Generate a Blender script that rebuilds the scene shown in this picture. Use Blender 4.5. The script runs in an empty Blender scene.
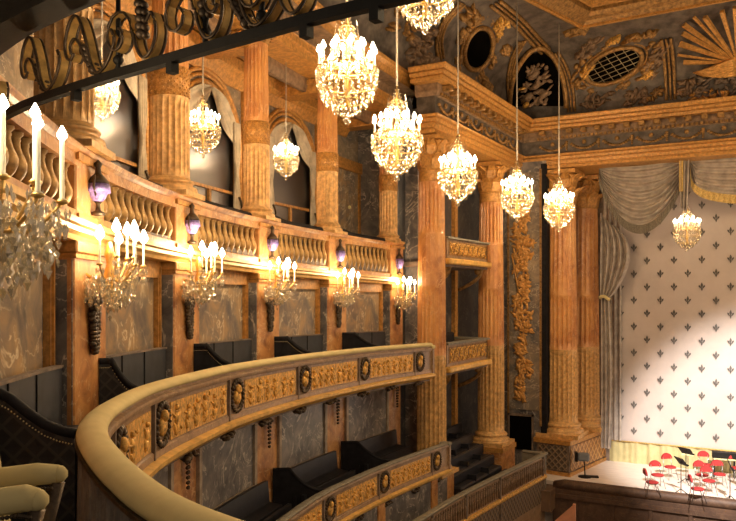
import bpy, math, random
from mathutils import Vector, Matrix
random.seed(7)
S29, C29 = math.sin(math.radians(29.3)), math.cos(math.radians(29.3))
F, HZ = 769.0, 295.0
PI = math.pi
col = bpy.context.scene.collection

def on_height(u, v, Z):
    t = (u-368)/F; d = -Z*F/(v-HZ)
    return Vector((d*(C29*t-S29), d*(C29+S29*t), Z))
def on_y(u, v, Y):
    t = (u-368)/F; d = Y/(C29+S29*t)
    return Vector((d*(C29*t-S29), Y, (HZ-v)*d/F))
def on_x(u, v, X):
    t = (u-368)/F; d = X/(C29*t-S29)
    return Vector((X, d*(C29+S29*t), (HZ-v)*d/F))
def at_depth(u, v, d):
    t = (u-368)/F
    return Vector((d*(C29*t-S29), d*(C29+S29*t), (HZ-v)*d/F))

# ------------------------------------------------------------------ materials
MT = {}
def nodes(name):
    m = bpy.data.materials.new(name); m.use_nodes = True
    nt = m.node_tree; b = nt.nodes['Principled BSDF']; MT[name] = m
    return m, nt, b
def ramp(nt, stops):
    r = nt.nodes.new('ShaderNodeValToRGB'); e = r.color_ramp.elements
    e[0].position, e[0].color = stops[0][0], (*stops[0][1], 1)
    e[1].position, e[1].color = stops[-1][0], (*stops[-1][1], 1)
    for p, c in stops[1:-1]:
        x = e.new(p); x.color = (*c, 1)
    return r
def texco(nt, scale=(1,1,1)):
    t = nt.nodes.new('ShaderNodeTexCoord'); mp = nt.nodes.new('ShaderNodeMapping')
    mp.inputs['Scale'].default_value = scale
    nt.links.new(t.outputs['Object'], mp.inputs['Vector']); return mp.outputs['Vector']
def noise(nt, vec, scale, detail=6, rough=.6, dist=0):
    n = nt.nodes.new('ShaderNodeTexNoise'); nt.links.new(vec, n.inputs['Vector'])
    n.inputs['Scale'].default_value = scale; n.inputs['Detail'].default_value = detail
    n.inputs['Roughness'].default_value = rough; n.inputs['Distortion'].default_value = dist
    return n.outputs['Fac']
def bump(nt, b, h, strength, dist=.02):
    bp = nt.nodes.new('ShaderNodeBump'); bp.inputs['Strength'].default_value = strength
    bp.inputs['Distance'].default_value = dist
    nt.links.new(h, bp.inputs['Height']); nt.links.new(bp.outputs['Normal'], b.inputs['Normal'])
def plain(name, c, rough=.6, metal=0, nscale=6, var=.25, bumpk=.0, spec=None, scale=(1,1,1), c2=None):
    m, nt, b = nodes(name); v = texco(nt, scale)
    n = noise(nt, v, nscale)
    lo = c2 if c2 else tuple(x*(1-var) for x in c); hi = tuple(min(1, x*(1+var)) for x in c)
    r = ramp(nt, [(.35, lo), (.65, hi)]); nt.links.new(n, r.inputs['Fac'])
    nt.links.new(r.outputs['Color'], b.inputs['Base Color'])
    b.inputs['Roughness'].default_value = rough; b.inputs['Metallic'].default_value = metal
    if spec is not None: b.inputs['Specular IOR Level'].default_value = spec
    if bumpk: bump(nt, b, noise(nt, v, nscale*6), bumpk)
    return m
def marble(name, stops, vein, vscale=1.2, rough=.35, vw=.03, nscale=1.6, amount=.8):
    m, nt, b = nodes(name); v = texco(nt)
    n = noise(nt, v, nscale, 8, .65, .6)
    r = ramp(nt, stops); nt.links.new(n, r.inputs['Fac'])
    # veins : thin bands where a distorted noise crosses its middle
    n2 = noise(nt, v, vscale, 5, .6, 1.5)
    r2 = ramp(nt, [(.5-vw, (0,0,0)), (.5, (1,1,1)), (.5+vw, (0,0,0))]); nt.links.new(n2, r2.inputs['Fac'])
    n3 = noise(nt, v, vscale*2.3, 3); mm = nt.nodes.new('ShaderNodeMath'); mm.operation = 'MULTIPLY'
    r3 = ramp(nt, [(.36, (0,0,0)), (.56, (amount,)*3)]); nt.links.new(n3, r3.inputs['Fac'])
    nt.links.new(r2.outputs['Color'], mm.inputs[0]); nt.links.new(r3.outputs['Color'], mm.inputs[1])
    mx = nt.nodes.new('ShaderNodeMix'); mx.data_type = 'RGBA'
    nt.links.new(mm.outputs[0], mx.inputs['Factor']); nt.links.new(r.outputs['Color'], mx.inputs[6])
    mx.inputs[7].default_value = (*vein, 1)
    nt.links.new(mx.outputs[2], b.inputs['Base Color'])
    b.inputs['Roughness'].default_value = rough
    return m
marble('orange_marble', [(.34,(.24,.085,.03)), (.48,(.50,.22,.07)), (.64,(.66,.34,.12))], (.74,.52,.28), 1.6, .36, .018, 2.2)
marble('column_marble', [(.28,(.28,.095,.03)), (.45,(.52,.22,.07)), (.62,(.66,.32,.10)), (.75,(.38,.20,.10))], (.7,.4,.18), 1.2, .36, .02, 1.1)
marble('grey_marble', [(.36,(.07,.066,.072)), (.5,(.14,.128,.125)), (.64,(.25,.21,.18))], (.60,.52,.42), 1.0, .3, .018, 1.9, 1.0)
marble('tan_marble', [(.36,(.115,.10,.095)), (.48,(.23,.17,.12)), (.64,(.42,.26,.12))], (.66,.55,.38), .9, .3, .018, 1.7, 1.0)
marble('blue_marble', [(.36,(.10,.092,.09)), (.5,(.20,.16,.12)), (.64,(.34,.25,.16))], (.6,.5,.38), 1.6, .3, .02, 1.4)
marble('front_marble', [(.3,(.15,.09,.055)), (.5,(.27,.165,.095)), (.72,(.36,.22,.12))], (.5,.38,.24), 2.6, .38, .02, 4)
marble('brown_velvet_wall', [(.3,(.05,.025,.015)), (.5,(.08,.04,.023)), (.72,(.12,.062,.035))], (.15,.09,.05), 2.6, .6, .02, 3)
plain('gold', (.66,.36,.085), .40, .35, 16, .5, .4)
plain('baluster_gold', (.40,.23,.075), .45, .3, 9, .4, .1)
plain('ray_gold', (.56,.28,.075), .45, .3, 9, .3, .1)
plain('frame_stone', (.36,.27,.19), .5, 0, 6, .25)
plain('pale_gold', (.74,.44,.12), .42, .3, 5, .2, .1)
plain('gold_wood', (.47,.225,.055), .45, .15, 11, .34, .35)
plain('fluted_gold', (.60,.345,.125), .42, .15, 9, .3, .12)
plain('old_gold', (.30,.16,.05), .5, .4, 9, .5, .3)
plain('bronze', (.075,.05,.03), .42, .6, 12, .5, .2)
plain('dark_stone', (.15,.105,.075), .65, 0, 3, .45, .3)
plain('relief_stone', (.105,.082,.065), .55, .1, 3, .5, .3)
plain('dentil_stone', (.21,.13,.075), .6, .1, 6, .4, .2)
plain('black_iron', (.008,.007,.006), .6, .1, 10, .3, .1, .25)
plain('black_cloth', (.010,.009,.011), .75, 0, 8, .4, .15, .2)
plain('navy_board', (.028,.030,.038), .6, 0, 3, .3, .05)
plain('bench_leather', (.012,.012,.016), .45, 0, 4, .4, .1)
plain('iron_gilt', (.62,.38,.12), .34, .6, 8, .4)
mg, ntg, bg_ = nodes('mirror_glass'); bg_.inputs['Base Color'].default_value = (.12,.115,.12,1); bg_.inputs['Metallic'].default_value = 1; bg_.inputs['Roughness'].default_value = .28
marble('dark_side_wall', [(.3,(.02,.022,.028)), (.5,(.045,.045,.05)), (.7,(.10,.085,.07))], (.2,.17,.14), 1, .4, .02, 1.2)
plain('velvet', (.58,.47,.23), .9, 0, 2.5, .08, .04, .15)
plain('velvet_skirt', (.20,.165,.135), .85, 0, 9, .25, .2, .2)
plain('rail_leather', (.20,.175,.13), .6, 0, 6, .2, .1)
plain('swag_silk', (.40,.34,.29), .65, 0, 3, .25, .15, .4, (1,1,1))
plain('pale_drape', (.55,.46,.34), .7, 0, 3, .25, .1)
plain('fringe_grey', (.20,.17,.13), .8, 0, 30, .4, .4)
plain('fringe_gold', (.62,.42,.14), .7, 0, 30, .4, .4)
plain('fringe_cream', (.46,.40,.20), .75, 0, 3, .12, .2)
plain('fleur', (.13,.115,.105), .8, 0, 20, .15)
plain('stage_boards', (.74,.64,.57), .5, 0, 1.5, .1, .05, None, (1,8,1))
plain('apron_wood', (.14,.08,.045), .5, 0, 2, .3)
plain('red_fabric', (.36,.018,.018), .7, 0, 20, .2)
plain('maroon_fabric', (.16,.016,.018), .7, 0, 20, .2)
plain('steel', (.45,.45,.45), .3, 1, 20, .1)
plain('urn_blue', (.20,.15,.42), .3, 0, 30, .5, .2)
plain('salmon', (.62,.28,.16), .6, 0, 5, .1)
plain('paper', (.75,.68,.35), .8, 0, 5, .05)
plain('stand_grey', (.16,.17,.19), .5, .1, 5, .2)
plain('painted_void', (.003,.0025,.002), 1, 0, 3, .2, 0, 0)  # black paint for the unlit depth of oculi and niche; also the door
plain('candle_wax', (.92,.82,.60), .4, 0, 8, .04)
plain('cord', (.40,.34,.27), .6, 0, 40, .2)
plain('lattice_wire', (.42,.33,.19), .5, .3, 9, .2)
plain('curtain_cloth', (.52,.44,.40), .85, 0, .7, .06, .1)
plain('brass', (.70,.46,.16), .28, .9, 8, .2)
# carved lattice (diamond) surfaces : real colour pattern of gilded trellis on marble
def trellis(name, ca, cb, k, bk=.5):
    m, nt, b = nodes(name); t = nt.nodes.new('ShaderNodeTexCoord'); sx = nt.nodes.new('ShaderNodeSeparateXYZ')
    nt.links.new(t.outputs['Object'], sx.inputs[0])
    def mth(op, a, c):
        n = nt.nodes.new('ShaderNodeMath'); n.operation = op
        for i, q in enumerate((a, c)):
            if isinstance(q, (int, float)): n.inputs[i].default_value = q
            elif q is not None: nt.links.new(q, n.inputs[i])
        return n.outputs[0]
    hor = mth('ADD', sx.outputs[0], sx.outputs[1])
    a = mth('SINE', mth('MULTIPLY', mth('ADD', hor, sx.outputs[2]), k), None)
    c = mth('SINE', mth('MULTIPLY', mth('SUBTRACT', hor, sx.outputs[2]), k), None)
    mn = mth('MAXIMUM', a, c); r = ramp(nt, [(.70, cb), (.86, ca)]); nt.links.new(mn, r.inputs['Fac'])
    nt.links.new(r.outputs['Color'], b.inputs['Base Color']); b.inputs['Roughness'].default_value = .5
    bump(nt, b, mn, bk, .03); return m
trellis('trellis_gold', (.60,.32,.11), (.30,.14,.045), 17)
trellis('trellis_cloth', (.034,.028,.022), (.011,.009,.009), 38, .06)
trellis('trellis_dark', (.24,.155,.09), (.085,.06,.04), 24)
def crystal(name='crystal', solid=.42, k=1.0):
    m = bpy.data.materials.new(name); m.use_nodes = True; nt = m.node_tree; MT[name] = m
    for n in list(nt.nodes): nt.nodes.remove(n)
    o = nt.nodes.new('ShaderNodeOutputMaterial'); g = nt.nodes.new('ShaderNodeBsdfGlossy'); tr = nt.nodes.new('ShaderNodeBsdfTransparent')
    df = nt.nodes.new('ShaderNodeBsdfTranslucent'); dd = nt.nodes.new('ShaderNodeBsdfDiffuse')
    df.inputs[0].default_value = (.42*k,.38*k,.29*k,1); dd.inputs[0].default_value = (.34*k,.30*k,.22*k,1); g.inputs['Color'].default_value = (1,.96,.88,1)
    g.inputs['Roughness'].default_value = .18; tr.inputs[0].default_value = (.97,.93,.84,1)
    a = nt.nodes.new('ShaderNodeMixShader'); b = nt.nodes.new('ShaderNodeMixShader'); c = nt.nodes.new('ShaderNodeMixShader')
    a.inputs[0].default_value = .5; nt.links.new(df.outputs[0], a.inputs[1]); nt.links.new(dd.outputs[0], a.inputs[2])
    b.inputs[0].default_value = .70; nt.links.new(a.outputs[0], b.inputs[1]); nt.links.new(g.outputs[0], b.inputs[2])
    c.inputs[0].default_value = solid; nt.links.new(tr.outputs[0], c.inputs[1]); nt.links.new(b.outputs[0], c.inputs[2])
    nt.links.new(c.outputs[0], o.inputs[0])
crystal()
crystal('sconce_crystal', .68, 1.9)
def emis(name, c, k):
    m, nt, b = nodes(name); b.inputs['Base Color'].default_value = (*c, 1)
    b.inputs['Emission Color'].default_value = (*c, 1); b.inputs['Emission Strength'].default_value = k
emis('flame', (1,.86,.62), 22)

# ------------------------------------------------------------------ mesh builder
class MB:
    def __init__(s): s.v = []; s.f = []; s.m = []; s.sm = []; s.cur = 0
    def add(s, vs, fs, smooth=False, xf=None):
        o = len(s.v)
        for p in vs:
            p = Vector(p); s.v.append(xf @ p if xf else p)
        for f in fs: s.f.append([i+o for i in f]); s.m.append(s.cur); s.sm.append(smooth)
        return s
    def box(s, lo, hi, xf=None):
        x0,y0,z0 = lo; x1,y1,z1 = hi
        return s.add([(x0,y0,z0),(x1,y0,z0),(x1,y1,z0),(x0,y1,z0),(x0,y0,z1),(x1,y0,z1),(x1,y1,z1),(x0,y1,z1)],
              [(0,3,2,1),(4,5,6,7),(0,1,5,4),(1,2,6,5),(2,3,7,6),(3,0,4,7)], False, xf)
    def bev(s, lo, hi, b, xf=None):    # box with chamfered vertical and top edges
        x0,y0,z0 = lo; x1,y1,z1 = hi
        prof = [(0, z0+b), (-0, z1-b)]
        rings = [(b, z0), (0, z0+b), (0, z1-b), (b, z1)]
        vs = []; fs = []
        for ins, z in rings:
            q = b
            for (x, y) in ((x0+q+ins*0, y0+ins), (x1-q, y0+ins), (x1-ins, y0+q), (x1-ins, y1-q), (x1-q, y1-ins), (x0+q, y1-ins), (x0+ins, y1-q), (x0+ins, y0+q)):
                vs.append((x, y, z))
        for r in range(3):
            for i in range(8):
                fs.append((r*8+i, r*8+(i+1)%8, r*8+8+(i+1)%8, r*8+8+i))
        fs.append(tuple(reversed(range(8)))); fs.append(tuple(range(24, 32)))
        return s.add(vs, fs, False, xf)
    def lathe(s, prof, n=24, xf=None, smooth=True, mod=None, caps=True):
        vs = []; fs = []
        for k, (r, z) in enumerate(prof):
            for i in range(n):
                a = 2*PI*i/n; rr = mod(i, k, r) if mod else r
                vs.append((rr*math.cos(a), rr*math.sin(a), z))
        for k in range(len(prof)-1):
            for i in range(n):
                j = (i+1) % n; fs.append((k*n+i, k*n+j, (k+1)*n+j, (k+1)*n+i))
        if caps:
            fs.append(tuple(reversed(range(n)))); fs.append(tuple(range((len(prof)-1)*n, len(prof)*n)))
        return s.add(vs, fs, smooth, xf)
    def tube(s, pts, r, n=8, smooth=True, flat=None, taper=None):
        pts = [Vector(p) for p in pts]; vs = []; fs = []
        up0 = Vector((0,0,1))
        for k, p in enumerate(pts):
            d = (pts[min(k+1, len(pts)-1)] - pts[max(k-1, 0)])
            if d.length < 1e-9: d = Vector((0,0,1))
            d.normalize()
            a = d.cross(up0 if abs(d.z) < .95 else Vector((0,1,0))).normalized()
            if flat is not None and flat.get('axis'):
                a = Vector(flat['axis']); a = (a - d*a.dot(d)).normalized()
            b = d.cross(a).normalized()
            rr = r*(taper(k/(len(pts)-1)) if taper else 1)
            ra, rb = (flat['a'], flat['b']) if flat else (rr, rr)
            for i in range(n):
                t = 2*PI*(i+.5)/n; vs.append(p + a*(ra*math.cos(t)) + b*(rb*math.sin(t)))
        for k in range(len(pts)-1):
            for i in range(n):
                j = (i+1) % n; fs.append((k*n+i, k*n+j, (k+1)*n+j, (k+1)*n+i))
        fs.append(tuple(reversed(range(n)))); fs.append(tuple(range((len(pts)-1)*n, len(pts)*n)))
        return s.add(vs, fs, smooth)
    def blob(s, c, r, xf=None, n=8, m=5):   # ellipsoid
        rx, ry, rz = r; vs = [(c[0], c[1], c[2]-rz)]; fs = []
        for k in range(1, m):
            ph = -PI/2 + PI*k/m
            for i in range(n):
                a = 2*PI*i/n; vs.append((c[0]+rx*math.cos(ph)*math.cos(a), c[1]+ry*math.cos(ph)*math.sin(a), c[2]+rz*math.sin(ph)))
        vs.append((c[0], c[1], c[2]+rz)); T = len(vs)-1
        for i in range(n):
            fs.append((0, 1+(i+1)%n, 1+i)); fs.append((T, T-n+i, T-n+(i+1)%n))
        for k in range(m-2):
            for i in range(n):
                j = (i+1) % n; fs.append((1+k*n+i, 1+k*n+j, 1+(k+1)*n+j, 1+(k+1)*n+i))
        return s.add(vs, fs, True, xf)
    def gem(s, c, r, h):   # crystal drop
        x,y,z = c; a0 = random.random()*PI
        vs = [(x,y,z+h*.35)] + [(x+r*math.cos(a0+PI/2*i), y+r*math.sin(a0+PI/2*i), z) for i in range(4)] + [(x,y,z-h*.65)]
        return s.add(vs, [(0,1,2),(0,2,3),(0,3,4),(0,4,1),(5,2,1),(5,3,2),(5,4,3),(5,1,4)])
    def grid(s, P, nu, nv, smooth=True, close=0):   # P(i/nu, j/nv)
        vs = [P(i/nu, j/nv) for j in range(nv+1) for i in range(nu+1)]
        fs = [(j*(nu+1)+i, j*(nu+1)+i+1, (j+1)*(nu+1)+i+1, (j+1)*(nu+1)+i) for j in range(nv) for i in range(nu)]
        return s.add(vs, fs, smooth)

WL = {}
def link(name, data): o = bpy.data.objects.new(name, data); col.objects.link(o); return o
def wloc(o): return WL.get(o.name, Vector((0,0,0)))
def mesh_of(name, mb, mats, shift):
    me = bpy.data.meshes.new(name)
    me.from_pydata([tuple(p - shift) for p in mb.v], [], mb.f)
    for m in (mats if isinstance(mats, (list, tuple)) else [mats]): me.materials.append(MT[m])
    me.polygons.foreach_set('material_index', mb.m); me.polygons.foreach_set('use_smooth', mb.sm)
    me.validate(); me.update(); return me
def part(name, mb, mats, parent=None, world=True, label=None, loc=None):
    if parent is not None:
        w = wloc(parent) if world else Vector((0,0,0))
        o = link(name, mesh_of(name, mb, mats, w)); o.parent = parent; WL[o.name] = w
    else:
        w = Vector(loc) if loc is not None else Vector((0,0,0))
        o = link(name, mesh_of(name, mb, mats, w)); o.location = w; WL[o.name] = w
    if label: o['label'] = label
    return o
def thing(name, label, cat, loc=(0,0,0), rz=0, group=None):
    o = link(name, None); o.empty_display_size = .2; o.location = loc; o.rotation_euler = (0,0,rz); WL[o.name] = Vector(loc)
    return tag(o, label, cat, group)
def tag(o, label, cat, group=None, kind=None):
    o['label'] = label; o['category'] = cat
    if group: o['group'] = group
    if kind: o['kind'] = kind
    return o
def centre(mb):
    c = Vector((0,0,0))
    for p in mb.v: c += p
    c /= len(mb.v); c.z = min(p.z for p in mb.v); return c
def solo(name, mb, mats, label, cat, group=None):     # one-mesh thing
    return tag(part(name, mb, mats, None, loc=centre(mb)), label, cat, group)
def struct(name, mb, mats):
    o = part(name, mb, mats); o['kind'] = 'structure'; return o
def copy_tree(o, loc=None, rz=None, label=None, parent=None, scale=None):
    c = o.copy(); col.objects.link(c)
    if parent: c.parent = parent
    if loc is not None: c.location = loc; WL[c.name] = Vector(loc)
    if rz is not None: c.rotation_euler = (0,0,rz)
    if scale: c.scale = (scale,)*3
    if label: c['label'] = label
    for ch in list(o.children): copy_tree(ch, parent=c)
    return c
def frame(p, ang):   # local frame : x along, y into wall, z up
    return Matrix.Translation(p) @ Matrix.Rotation(ang, 4, 'Z')

# ------------------------------------------------------------------ plan curves
class Curve:
    def __init__(s, pts, per=24):
        P = [Vector((p[0], p[1], 0)) for p in pts]; P = [P[0]*2-P[1]] + P + [P[-1]*2-P[-2]]
        s.p = []
        for i in range(1, len(P)-2):
            for k in range(per):
                t = k/per; a,b,c,d = P[i-1],P[i],P[i+1],P[i+2]
                s.p.append(.5*((2*b)+(c-a)*t+(2*a-5*b+4*c-d)*t*t+(3*b-a-3*c+d)*t**3))
        s.p.append(P[-2]); s.per = per
        s.L = [0]
        for i in range(1, len(s.p)): s.L.append(s.L[-1]+(s.p[i]-s.p[i-1]).length)
        s.len = s.L[-1]
    def station(s, k):
        i = min(max(k*s.per, 0), len(s.p)-1); j = int(i); f = i-j
        return s.L[j] + (f*(s.L[j+1]-s.L[j]) if j+1 < len(s.L) else 0)
    def at(s, a, off=0):      # off>0 : towards the auditorium
        import bisect
        j = min(max(bisect.bisect_right(s.L, a)-1, 0), len(s.p)-2)
        f = (a-s.L[j])/(s.L[j+1]-s.L[j]); p = s.p[j].lerp(s.p[j+1], f) if 0 <= f <= 1 else s.p[j]+(s.p[j+1]-s.p[j])*f
        t0 = (s.p[j+1]-s.p[max(j-1,0)]).normalized(); t1 = (s.p[min(j+2,len(s.p)-1)]-s.p[j]).normalized()
        t = t0.lerp(t1, min(max(f,0),1)).normalized(); n = Vector((t.y, -t.x, 0))
        return p+n*off, t, n
    def proj(s, a, off=0, Z=0):
        p, _, _ = s.at(a, off); d = -S29*p.x+C29*p.y; r = C29*p.x+S29*p.y
        return 368+F*r/d if d > .3 else -9999, d
    def find_u(s, u, off=0, lo=0):
        best = None; a = lo
        while a < s.len:
            q, d = s.proj(a, off)
            if best is None or abs(q-u) < best[0]: best = (abs(q-u), a)
            a += .02
        return best[1]
def sweep(mb, cv, a0, a1, prof, zf=lambda Y: 0, step=.25, caps=True, smooth=False, closed=True, mod=None):
    n = max(1, int(math.ceil((a1-a0)/step))); vs = []; fs = []; m = len(prof)
    for k in range(n+1):
        a = a0+(a1-a0)*k/n
        for i, (o, z) in enumerate(prof):
            if mod: o, z = mod(a, i, o, z)
            p, t, nn = cv.at(a, o); b = cv.at(a, 0)[0]
            vs.append((p.x, p.y, z+zf(b.y)))
    M = m if closed else m-1
    for k in range(n):
        for i in range(M):
            j = (i+1) % m; fs.append((k*m+i, k*m+j, (k+1)*m+j, (k+1)*m+i))
    if caps and closed: fs.append(tuple(reversed(range(m)))); fs.append(tuple(range(n*m, (n+1)*m)))
    return mb.add(vs, fs, smooth)
def rect(o0, o1, z0, z1): return [(o0,z0),(o1,z0),(o1,z1),(o0,z1)]
def box_at(mb, cv, a, off, w, dp, z0, z1, bevel=0):
    p, t, n = cv.at(a, off); ang = math.atan2(t.y, t.x)
    X = frame(Vector((p.x, p.y, 0)), ang)     # local x along tangent, local y = left of travel = -n
    if bevel: mb.bev((-w/2, -dp/2, z0), (w/2, dp/2, z1), bevel, X)
    else: mb.box((-w/2, -dp/2, z0), (w/2, dp/2, z1), X)

WALLG = Curve([(-5.06,2.86),(-7.47,6.08),(-9.34,9.76),(-10.57,13.74),(-11.19,17.68),(-11.54,21.89)])
_g = [WALLG.at(WALLG.station(k), -.27)[0] for k in range(6)]
WALL = Curve([(p.x, p.y) for p in _g])
R2 = Curve([(2.5,2.9),(.6,2.45),(-1.2,2.42),(-2.36,2.64),(-3.32,3.12),(-4.42,3.86),(-5.15,4.50),(-5.85,5.33),(-6.82,6.79),(-7.67,8.63),(-8.31,10.35),(-9.05,13.44),(-9.55,17.38),(-9.62,20.9)])
R1 = Curve([(-6.9,6.6),(-7.9,9.2),(-8.72,12.05),(-9.2,13.95),(-9.42,15.5),(-9.58,17.65),(-9.62,19.6),(-9.60,22.1)])
R0 = Curve([(-8.3,13),(-8.62,16.5),(-8.70,18.98),(-8.70,21.04),(-8.54,24.03),(-8.25,28.0)])
SB = [WALL.station(k) for k in range(6)]; SG = [WALLG.station(k) for k in range(6)]
z2 = lambda Y: -(.95+.025*Y)
z1f = lambda Y: z2(Y)-3.05
zl = lambda Y: .68-.016*Y       # underside of the ledge above tier two
zb = lambda Y: -(.66+.023*Y)    # top of dark back boards
YB = 1.65                        # top of upper balustrade

# ------------------------------------------------------------------ relief helpers
def relief_lumps(mb, X, w, h, n, size, depth, seed, figures=False):
    """low relief of leaves and limbs on a plane : local x across, z up, -y towards viewer"""
    rnd = random.Random(seed)
    for k in range(n):
        x = (rnd.random()-.5)*w; z = (rnd.random()-.5)*h
        a = rnd.random()*PI; l = size*(.6+rnd.random()*.9); q = size*(.28+rnd.random()*.25)
        R = X @ Matrix.Translation((x, 0, z)) @ Matrix.Rotation(a, 4, 'Y')
        mb.blob((0,0,0), (l, depth*(.6+.6*rnd.random()), q), R, 6, 4)
def scroll_leaf(mb, X, w, h, seed, depth=.03):
    """acanthus scroll with a spine and curling leaves"""
    rnd = random.Random(seed)
    for sgn in (-1, 1):
        pts = []
        for k in range(14):
            t = k/13; r = w*.42*(1-t*.85); a = t*1.6*PI
            pts.append(X @ Vector((sgn*(w*.05+w*.20+ r*.55*math.cos(PI-a)), -depth*.6, h*(-.05)+ r*.55*math.sin(a))))
        mb.tube(pts, depth*.5, 5)
    for k in range(9):
        t = k/8; z = -h*.45+h*.9*t
        for sgn in (-1, 1):
            R = X @ Matrix.Translation((sgn*w*.12*(1-abs(2*t-1)*.4), 0, z)) @ Matrix.Rotation(sgn*(.9-.5*t), 4, 'Y')
            mb.blob((0,0,0), (w*.12, depth, h*.07), R, 6, 4)
def figures(mb, X, w, h, n, seed, depth=.045):
    """a row of small draped figures in low relief"""
    rnd = random.Random(seed)
    for k in range(n):
        x = -w/2 + w*(k+.5)/n + (rnd.random()-.5)*w*.06; lean = (rnd.random()-.5)*.5; hh = h*(.38+.1*rnd.random()); z0 = -h*.42
        B = X @ Matrix.Translation((x, 0, z0)) @ Matrix.Rotation(lean, 4, 'Y')
        mb.blob((0,0,hh*1.0), (hh*.25, depth, hh*.42), B, 7, 5)             # torso
        mb.blob((0,-depth*.3,hh*1.62), (hh*.15, depth*.9, hh*.18), B, 7, 5)    # head
        for sg in (-1, 1):
            R = B @ Matrix.Translation((sg*hh*.2, 0, hh*.35)) @ Matrix.Rotation(sg*(.1+.5*rnd.random()), 4, 'Y')
            mb.blob((0,0,0), (hh*.13, depth*.8, hh*.46), R, 6, 4)             # leg
            R = B @ Matrix.Translation((sg*hh*.38, 0, hh*1.15)) @ Matrix.Rotation(sg*(.6+1.1*rnd.random()), 4, 'Y')
            mb.blob((0,0,0), (hh*.09, depth*.7, hh*.38), R, 6, 4)             # arm
    for k in range(n*4):
        R = X @ Matrix.Translation(((rnd.random()-.5)*w*.96, 0, (rnd.random()-.5)*h*.84)) @ Matrix.Rotation(rnd.random()*PI, 4, 'Y')
        mb.blob((0,0,0), (h*.09, depth*.45, h*.035), R, 5, 4)

# ================================================================== CAMERA
cam = bpy.data.cameras.new('camera'); co = link('camera', cam)
cam.sensor_width = 36; cam.lens = 36*F/736; cam.shift_y = (HZ-260.5)/736
co.location = (0,0,0); co.rotation_euler = (PI/2, 0, math.radians(29.3))
cam.clip_start = .05; cam.clip_end = 200
bpy.context.scene.camera = co

# ================================================================== SHELL
# upper part of tier-two wall : recessed back wall, curved
mb = MB(); sweep(mb, WALL, -1.5, SB[5]+.5, rect(-.25, .28, -2.9, .9)); struct('wall_left', mb, 'tan_marble')
# tier-one wall
mb = MB(); sweep(mb, WALL, -1.5, SB[5]+.5, rect(-.1, .50, -6.4, -2.2)); struct('wall_lower', mb, 'orange_marble')
# gallery back wall
GO = -1.55
mb = MB(); sweep(mb, WALLG, -1.5, SG[5]+1.2, rect(GO-.25, GO, .5, 6.3)); struct('wall_gallery', mb, 'blue_marble')
# floors
mb = MB(); sweep(mb, WALL, -1.5, SB[5]+.5, rect(GO+.1, .5, .72, .95)); struct('floor_gallery', mb, 'dark_stone')
def strip_between(mb, A, B, zA, zB, thick, n=60, a0=0, a1=None, b0=0, b1=None):
    a1 = A.len if a1 is None else a1; b1 = B.len if b1 is None else b1; vs = []; fs = []
    for k in range(n+1):
        t = k/n; p = A.at(a0+(a1-a0)*t)[0]; q = B.at(b0+(b1-b0)*t)[0]
        vs += [(p.x,p.y,zA(p.y)), (q.x,q.y,zB(q.y)), (q.x,q.y,zB(q.y)-thick), (p.x,p.y,zA(p.y)-thick)]
    for k in range(n):
        for i in range(4): fs.append((k*4+i, k*4+(i+1)%4, k*4+4+(i+1)%4, k*4+4+i))
    fs.append((0,3,2,1)); fs.append((n*4, n*4+1, n*4+2, n*4+3))
    return mb.add(vs, fs)
wf = Curve([(-5.06,2.86),(-7.47,6.08),(-9.34,9.76),(-10.57,13.74),(-11.19,17.68),(-11.54,21.89)])
iA = 0
mb = MB(); strip_between(mb, R2, wf, lambda Y: z2(Y)-.9, lambda Y: z2(Y)-.9, .12, a0=R2.station(4.4)); 
# under-camera part of the tier floor
mb.box((-5.6,-1.5,-2.15),(3.0,2.75,-2.0)); mb.add([(-6.6,2.7,-2.0),(-2.2,2.7,-2.0),(-4.3,3.9,-2.0),(-5.0,4.4,-2.0),(-6.8,4.9,-2.0)], [(0,1,2,3,4)])
struct('floor_balcony', mb, 'black_cloth')
mb = MB(); strip_between(mb, R1, wf, lambda Y: z1f(Y)-.95, lambda Y: z1f(Y)-.95, .12, a0=0, b0=WALL.station(1.0)); struct('floor_lower_tier', mb, 'black_cloth')
mb = MB(); mb.box((-14,0,-9.3),(12,34,-9.1)); struct('floor', mb, 'dark_stone')

# ------------------------------------------------------------------ tier-two piers, recess frames, boards
def bay_name(k): return ['nearest the big candle bracket','second from the camera','third from the camera','fourth from the camera','fifth from the camera','next to the tall column'][k]
pier_words = ['at the far left edge', 'leftmost in full view', 'second, behind the second wall sconce', 'middle, behind the third wall sconce', 'fourth, left of the last sconce pair', 'last, beside the tall orange column']
for k in range(6):
    a = SB[k]; Y = WALL.at(a)[0].y
    w = 1.2 if k < 5 else 1.0
    t = thing('pilaster', 'orange veined marble pilaster of second tier wall, '+pier_words[k], 'pilaster', tuple(WALL.at(a, .3)[0]), 0, None)
    mb = MB(); box_at(mb, WALL, a, .31, w, .54, -2.6, zl(Y)+.1, .03); part('shaft', mb, 'orange_marble', t)
    mb = MB(); box_at(mb, WALL, a, .31, w+.07, .64, zl(Y)-.13, zl(Y)+.02, .02); box_at(mb, WALL, a, .31, w+.04, .60, zl(Y)-.18, zl(Y)-.13); part('cornice', mb, 'gold_wood', t)
    mb = MB(); box_at(mb, WALL, a-w/2-.012, .42, .02, .26, -2.6, zl(Y)-.2); box_at(mb, WALL, a+w/2+.012, .42, .02, .26, -2.6, zl(Y)-.2)
    part('reveal', mb, 'grey_marble', t, label='grey marble side of the pilaster')
panels_w = ['left edge','between the first and second pilasters','between the second and third pilasters','between the third and fourth pilasters','between the fourth and last pilasters']
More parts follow.
